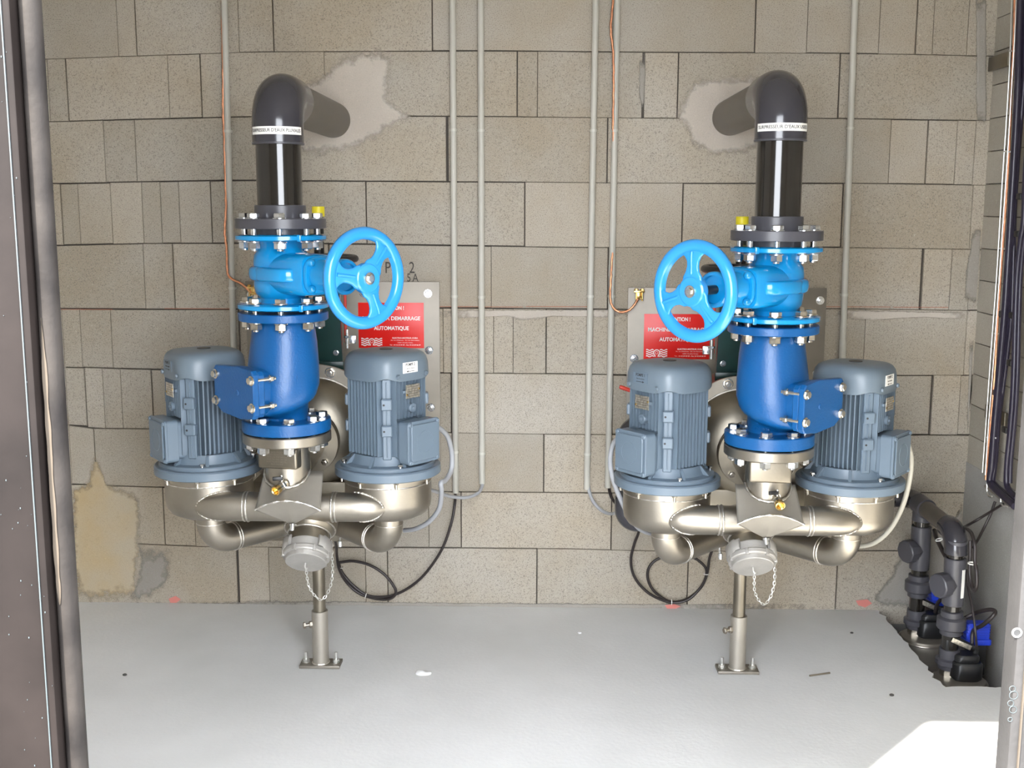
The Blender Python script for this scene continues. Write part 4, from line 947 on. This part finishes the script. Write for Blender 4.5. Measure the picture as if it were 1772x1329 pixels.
P_ = [(788,852,-.02),(787,872,-.05),(781,905,-.06),(765,950,-.06),(738,990,-.055),(712,1014,-.05),(686,1028,-.045),(662,1033,-.04),(635,1030,-.035),(610,1012,-.035),(593,992,-.035),(586,975,-.04),(590,973,-.04),(612,971,-.04),(640,978,-.045),(664,993,-.05),(680,1012,-.05),(685,1026,-.05),(675,1036,-.045),(650,1036,-.035),(622,1027,-.03),(600,1008,-.03),(587,985,-.05),(583,962,-.08),(582,945,-.12),(578,925,-.2)]
def looped(P_, label, ties):
    P = spline([WY(*p) for p in P_], 6); t = obj('looped_cable', B().tube(P, .0047, 10), 'black_cable', smooth=60); tag(t, label, 'cable', 'black cables coiled low on the wall')
    for a, c, y, ax in ties:
        q = WY(a, c, y); b = B(); b.torus(q, ax, .0085, .0013, 18, 6); obj('cable_tie', b, 'white', t)
looped(P_, 'black cable looped low on the wall right of the left leg', [(589, 982, -.04, (0, 0, 1)), (633, 1031, -.035, (1, 0, -.3))])
looped([(1053,842,-.02),(1057,858,-.04),(1066,872,-.06),(1085,890,-.10),(1105,915,-.08),(1098,940,-.06),(1092,965,-.05),(1094,988,-.045),(1104,1008,-.04),(1122,1026,-.04),(1145,1038,-.035),(1168,1043,-.035),(1190,1038,-.04),(1208,1022,-.04),(1220,1003,-.045),(1222,985,-.05),(1210,971,-.05),(1195,964,-.05),(1160,962,-.045),(1135,969,-.04),(1122,985,-.04),(1122,1005,-.035),(1134,1025,-.035),(1160,1041,-.03),(1190,1036,-.03),(1214,1015,-.035),(1224,990,-.05),(1228,965,-.08),(1235,945,-.12),(1240,925,-.2)], 'black cable looped low on the wall left of the right leg', [(1222, 993, -.045, (0, 0, 1)), (1162, 1042, -.035, (1, 0, 0))])
wire('grey_cable', [(1018,838,-.02),(1020,852,-.025),(1028,870,-.04),(1042,884,-.06),(1058,889,-.10),(1078,884,-.18)], -.02, .0055, 'grey_cable', 'short grey cable curving from a conduit behind the dark drain pipe', 'cable')
wire('motor_cable', [(1080,756,-.67),(1070,758,-.66),(1060,772,-.62),(1056,800,-.60),(1062,832,-.60),(1076,868,-.60),(1092,898,-.58),(1112,918,-.54),(1140,925,-.46),(1160,925,-.40)], 0, .0070, 'grey_cable', 'grey cable from the right POMPE 1 terminal box swinging past its flange', 'cable')
wire('motor_cable', [(1566,755,-.66),(1573,775,-.64),(1577,800,-.62),(1572,840,-.60),(1560,880,-.56),(1540,916,-.52),(1515,938,-.48),(1488,945,-.44),(1460,938,-.38)], 0, .0070, 'cream_cable', 'pale cable hanging from the rightmost pump terminal box', 'cable')

# ------------------------------------------------------------------ dark drain pipe and red lever behind the right group
t = thing('drain_pipe', 'dark plastic drain pipe with elbows behind the POMPE 1 flange on the right', 'pipe', (.255, -.32, .37))
b = B(); x0, y0 = .265, -.32
b.tube(arcpath((x0, y0, .60), (x0, y0, .685), (x0+.14, y0+.06, .685), .055, 14), .031, 28); obj('upper_elbow', b, 'pvc', t, smooth=60)
obj('drop_pipe', B().cyl((x0, y0, .42), (x0, y0, .62), .0255, seg=28), 'pvc_pipe', t)
b = B(); b.tube(arcpath((x0, y0, .465), (x0, y0, .385), (x0+.14, y0+.04, .385), .045, 14), .030, 28); obj('lower_elbow', b, 'pvc', t, smooth=60)
obj('pipe_collar', B().ccyl((x0, y0, .505), (x0, y0, .545), .036), 'pvc_mid', t)
b = B(); b.tube([(x0+.13, y0+.055, .685), (x0+.36, y0+.13, .685)], .0255, 20); b.tube([(x0+.13, y0+.038, .385), (x0+.34, y0+.10, .385)], .0255, 20); obj('return_pipe', b, 'pvc_pipe', t)
t = thing('ball_valve', 'red lever valve poking out behind the POMPE 1 motor on the right', 'valve', (.38, -.20, .74))
b = B(); b.tube(spline([WY(1072,669,-.20), WY(1086,674,-.20), WY(1110,682,-.20), WY(1140,690,-.20)], 5), [.005]*1+[.0065]*15, 10); b.xf(Matrix.Identity(4)); obj('lever', b, 'redpaint', t)
q = WY(1140, 690, -.20); b = B(); b.cyl(q+V((0, 0, -.05)), q, .008); b.sphere(q+V((0, 0, -.055)), .026); b.cyl(q+V((0, .17, -.055)), q+V((0, -.06, -.055)), .02); obj('valve_body', b, 'brass', t)

# ------------------------------------------------------------------ sump pit: header pipe, two risers, two submersible pumps
XS = 1.22
def sump_riser(y, dz, label, lab2):
    t = thing('riser_pipe', label, 'pipe', (XS, y, -.057+dz), 'grey plastic risers in the corner pit'); P0 = lambda z: V((XS, y, z+dz))
    def seg(n, z0, z1, r, m, c=.0015): return obj(n, B().ccyl(P0(z0), P0(z1), r, c), m, t)
    seg('tee_socket', .338, .375, .0300, 'pvc_mid'); seg('pipe_piece', .318, .342, .0240, 'pvc_pipe'); seg('valve_body', .180, .322, .0305, 'pvc_mid')
    b = B(); d = V((-.82, -.38, -.02)).normalized(); q = P0(.245); b.lathe([(.026, .0), (.029, .030), (.0365, .033), (.0365, .060), (.033, .063)], q, d, 10); obj('valve_cap', b, 'pvc_mid', t)
    seg('pipe_piece', .155, .185, .0240, 'pvc_pipe')
    b = B(); b.lathe([(.027, 0), (.031, .002), (.031, .016), (.038, .018), (.041, .022), (.041, .050), (.037, .054), (.031, .056), (.031, .072), (.027, .074)][::1], P0(.088), (0, 0, 1), 28); obj('union', b, 'pvc_mid', t)
    seg('pipe_piece', .040, .092, .0240, 'pvc_pipe')
    b = B(); b.lathe([(.029, 0), (.031, .012), (.038, .016), (.038, .030), (.030, .034), (.029, .062)], P0(-.017), (0, 0, 1), 28); obj('lower_coupling', b, 'pvc_mid', t)
    b = B(); b.lathe([(.026, 0), (.026, .040), (.028, .042)], P0(-.057), (0, 0, 1), 8); obj('threaded_nipple', b, 'nut', t)
    if lab2: 
        b = B(); b.box((0, 0, 0), (.012, .001, .085)); b.xf(Matrix.Translation(P0(.250)+azdir(.55)*.0310) @ Matrix.Rotation(.55, 4, 'Z')); obj('white_tag', b, 'white', t)
    return t
YR1, YR2 = -.14, -.435
sump_riser(YR1, .01, 'rear plastic riser with check valve in the corner pit', False)
sump_riser(YR2, 0, 'front plastic riser with white tag in the corner pit', True)
t = thing('header_pipe', 'dark header pipe from behind the rightmost pump to the corner pit', 'pipe', (XS, -.25, .34), None)
hz = .395
b = B(); b.tube(arcpath((XS-.06, -.035, hz), (XS, -.035, hz), (XS, -.12, hz), .04, 10), .0305, 28); obj('bend', b, 'pvc', t, smooth=60)
b = B(); b.tube([(XS-.45, -.035, hz+.005), (XS-.04, -.035, hz)], .0255, 28); obj('wall_run', b, 'pvc_pipe', t)
b = B(); b.tube([(XS, -.08, hz), (XS, -.37, hz)], .0265, 28); obj('pipe_run', b, 'pvc_reflect', t)
b = B(); b.ccyl((XS, -.10, hz), (XS, -.18, hz), .0315); obj('tee', b, 'pvc_mid', t)
b = B(); b.tube(arcpath((XS, -.36, hz), (XS, YR2, hz), (XS, YR2, .335), .055, 14), .0335, 30); obj('bend', b, 'pvc', t, smooth=60)
def sump_pump(y, dz, label):
    px = XS+.024; t = thing('sump_pump', label, 'pump', (px, y, -.55), 'submersible sump pumps in the pit'); z = -.036+dz
    b = B(); b.lathe([(.076, -.60+.05), (.078, z-.030), (.077, z-.010), (.072, z-.003), (.056, z), (.02, z+.001)], (px, y, 0), (0, 0, 1), 56); obj('pump_shell', b, 'stainless_plate', t, smooth=40)
    b = B(); b.torus((px, y, z-.012), (0, 0, 1), .0775, .0035, 56, 8); obj('shell_rim', b, 'stainless', t)
    b = B(); b.prism(sellipse(.044, .036, 3.2, 28), z, z+.055, Matrix.Translation((px+.016, y-.002, 0)), .006); b.prism(sellipse(.036, .028, 3, 28), z+.05, z+.075, Matrix.Translation((px+.016, y+.002, 0)), .006); obj('pump_head', b, 'black', t, smooth=40)
    b = B(); b.tube(arcpath((px-.035, y+.012, z+.03), (px-.035, y+.012, z+.125), (px+.05, y+.005, z+.085), .014, 6), .0085, 10); b.tube([(px+.045, y+.005, z+.09), (px+.045, y+.004, z+.04)], .008, 10); obj('handle', b, 'black', t)
    b = B(); b.box((0, 0, 0), (.062, .002, .014), .0005); b.xf(Matrix.Translation((px-.002, y-.006, z+.106)) @ Matrix.Rotation(.42, 4, 'Y')); obj('handle_plate', b, 'plate', t)
    b = B(); b.prism(rrect(.034, .017, .006), z+.095, z+.150, Matrix.Translation((px+.064, y+.056, 0)), .003)
    for i in range(5): b.prism(rrect(.0355, .0185, .006), z+.112+.008*i, z+.115+.008*i, Matrix.Translation((px+.064, y+.056, 0)))
    b.prism(rrect(.039, .021, .006), z+.085, z+.102, Matrix.Translation((px+.064, y+.056, 0)), .002); obj('float_guard', b, 'float', t)
    b = B(); b.prism(rrect(.028, .014, .005), z-.01, z+.088, Matrix.Translation((px+.064, y+.056, 0))); obj('float_stem', b, 'black', t)
    return t
sump_pump(YR1-.015, .01, 'rear submersible pump with blue float guard in the pit')
sump_pump(YR2-.025, 0, 'front submersible pump with blue float guard at the pit edge')
def xc(name, pts, r, m, label, **k):
    o = obj(name, B().tube(spline([WX(a, c, x) for a, c, x in pts], 7), r, 8), m, smooth=60); tag(o, label, 'cable'); return o
xc('pump_cable', [(1682,1118,1.285),(1684,1092,1.29),(1700,1082,1.30),(1718,1066,1.32),(1722,1058,1.33),(1712,1055,1.32),(1690,1060,1.30),(1668,1070,1.27)], .0060, 'black_cable', 'thick black cable arching out of the front sump pump')
xc('pump_cable', [(1618,1060,1.27),(1622,1045,1.27),(1632,1034,1.26),(1645,1026,1.26)], .0060, 'black_cable', 'black cable rising from the rear sump pump behind the front riser')
xc('float_cable', [(1690,1120,1.28),(1688,1095,1.27),(1684,1060,1.27),(1678,1030,1.27),(1674,1010,1.27),(1673,985,1.27)], .0036, 'black_cable', 'thin black float cable running straight up beside the front riser')
xc('hanging_cable', [(1736,872,1.375),(1715,885,1.36),(1690,900,1.33),(1672,910,1.29),(1662,914,1.25),(1645,918,1.24),(1635,924,1.235)], .0042, 'black_cable', 'black cable slung from the wire tray to the header pipe')
xc('hanging_cable', [(1722,868,1.375),(1714,890,1.36),(1702,915,1.34),(1690,938,1.31),(1684,948,1.295)], .0042, 'black_cable', 'black cable dropping from the wire tray behind the bundled loop')
t = obj('bundled_cable', B().tube(spline([WX(a, c, x) for a, c, x in ((1662,914,1.25),(1674,916,1.25),(1682,925,1.25),(1687,945,1.25),(1687,970,1.25),(1690,990,1.25),(1690,1012,1.25),(1686,1022,1.25),(1681,1012,1.25),(1678,990,1.25),(1679,960,1.25),(1679,935,1.25))], 6), .0055, 8), 'black_cable', smooth=60); tag(t, 'black cable folded into a hanging loop beside the front riser', 'cable')
b = B(); b.torus(WX(1683, 975, 1.25), (0, 0, 1), .012, .002, 20, 6); obj('cable_tie', b, 'white', t)
t = obj('bundled_cable', B().tube(spline([WX(a, c, x) for a, c, x in ((1617,918,1.235),(1620,930,1.22),(1627,945,1.21),(1635,960,1.21),(1645,975,1.22),(1648,984,1.23))], 6), .0070, 8), 'black_cable', smooth=60); tag(t, 'black cable hanging under the header pipe between the risers', 'cable')
b = B(); b.torus(WX(1625, 934, 1.215), (.4, 0, -1), .0095, .002, 20, 6); obj('cable_tie', b, 'white', t)

# ------------------------------------------------------------------ wire tray and cable bundles on the right wall
t = thing('cable_tray', 'galvanised wire cable tray running up the right side wall', 'cable tray', (1.365, -.26, .50))
def xl(pts, x): return spline([WX(a, c, x) for a, c in pts], 6)
for pts, x in (([(1752,-40),(1748,90),(1742,200),(1734,320),(1725,470),(1714,620),(1707,720),(1700,818)], 1.385), ([(1760,-40),(1756,60),(1750,160),(1744,260),(1736,380),(1728,500),(1718,640),(1711,730),(1705,822)], 1.360)):
    obj('tray_wire', B().tube(xl(pts, x), .0019, 8), 'galv', t)
for pxy in ((1750,88),(1741,262),(1733,430),(1724,577),(1711,757)):
    a, c = WX(pxy[0]-3, pxy[1], 1.385), WX(pxy[0]+12, pxy[1]+1, 1.352); obj('tray_rung', B().tube([a, a.lerp(c, .5), c], .0026, 8), 'galv', t)
for pts in ([(1708,834),(1708,850),(1711,858),(1717,859)], [(1732,848),(1732,862),(1732,870),(1736,875),(1743,877)]):
    obj('tray_wire', B().tube(xl(pts, 1.36), .0026, 8), 'galv', t)
obj('tray_floor', B().tube(xl([(1706,842),(1720,852),(1735,864),(1748,874)], 1.365), .006, 8), 'stainless_plate', t)
for pxy in ((1722, 110), (1716, 714)):
    q = WX(*pxy, 1.395); k = obj('wall_bracket', B().box((1.390, q.y-.045, q.z), (.010, .15, .042), .002), 'stainless_dark', t)
P = [(1757,0),(1756,60),(1751,160),(1747,260),(1741,360),(1733,470),(1727,560),(1722,650),(1714,740),(1709,800),(1707,830)]
t2 = thing('earth_strap', 'braided copper strap tied along the wire cable tray', 'wire', (1.365, -.27, .55)); obj('copper_braid', B().tube(xl([(a-1, c) for a, c in P], 1.372), .0042, 8), 'copper', t2)
def bundle(name, tracks, label, clips):
    t = thing(name, label, 'cables', WX(*tracks[0][0][-1], 1.36), 'dark cable bundles on the right wall')
    for pts, x, r in tracks: obj('cable', B().tube(xl(pts, x), r, 12), 'purple_cable', t, smooth=60)
    for a, c, x in clips: q = WX(a, c, x); obj('cable_clip', B().box(q, (.022, .030, .018), .003), 'black', t)
    return t
A1 = [(1768,-40),(1764,60),(1762,140),(1756,260),(1750,360),(1744,460),(1738,550),(1730,640),(1722,730),(1717,800),(1713,832),(1722,846),(1740,862),(1756,876)]
bundle('cable_bundle', [(A1, 1.352, .0105), ([(a+5, c) for a, c in A1[:-3]], 1.36, .0075), ([(a+9+3*math.sin(i*1.3), c) for i, (a, c) in enumerate(A1[:-4])], 1.365, .006), ([(a+2, c-5) for a, c in A1[-5:]], 1.362, .009)],
       'thick dark cable bundle beside the wire tray on the right wall', [(1737, 543, 1.36), (1727, 680, 1.36)])
A2 = [(1796,-40),(1784,180),(1775,300),(1772,380),(1766,420),(1760,480),(1757,560),(1755,640),(1752,700),(1747,760),(1743,800),(1742,836),(1748,850),(1760,862)]
bundle('cable_bundle', [(A2, 1.352, .0085), ([(a+6, c) for a, c in A2[:-2]], 1.357, .0065)], 'dark cable bundle with black clips nearest the right door edge', [(1768,340,1.36),(1764,405,1.36),(1755,546,1.36),(1751,628,1.36),(1743,744,1.36)])

# ------------------------------------------------------------------ bits on the floor
def floorpt(px, py):
    d = _ray(px, py); return CAM+d*(-CAM.z/d.z)
p = floorpt(733, 1166); bb = B(); bb.sphere((p.x, p.y, .002), .024, (1, .6, .35))
for v in bb.b.verts: v.co += V((0, 0, noise.noise(v.co*60)*.006))
tag(obj('mortar_lump', bb, 'floor', smooth=60), 'small flattened lump of mortar on the floor between the two legs', 'rubble')
p, q = floorpt(1401, 1171), floorpt(1436, 1166); tag(obj('loose_nail', B().tube([p+V((0, 0, .003)), q+V((0, 0, .003))], .0026, 8), 'stainless_dark'), 'thin steel nail lying on the floor right of the right leg', 'nail')
for px, py, s2, lab in ((1543, 1204, .005, 'dark pebble on the floor in front of the corner pit'), (1474, 1096, .004, 'tiny dark pebble on the floor right of the right leg'), (1003, 1096, .005, 'small pale stone on the floor in the middle near the wall'), (216, 1169, .005, 'tiny dark speck of grit on the floor at far left')):
    p = floorpt(px, py); bb = B(); bb.sphere((p.x, p.y, s2*.5), s2, (1.3, 1, .7)); tag(obj('pebble', bb, 'ink_soft' if px != 1003 else 'floor', smooth=60), lab, 'pebble')
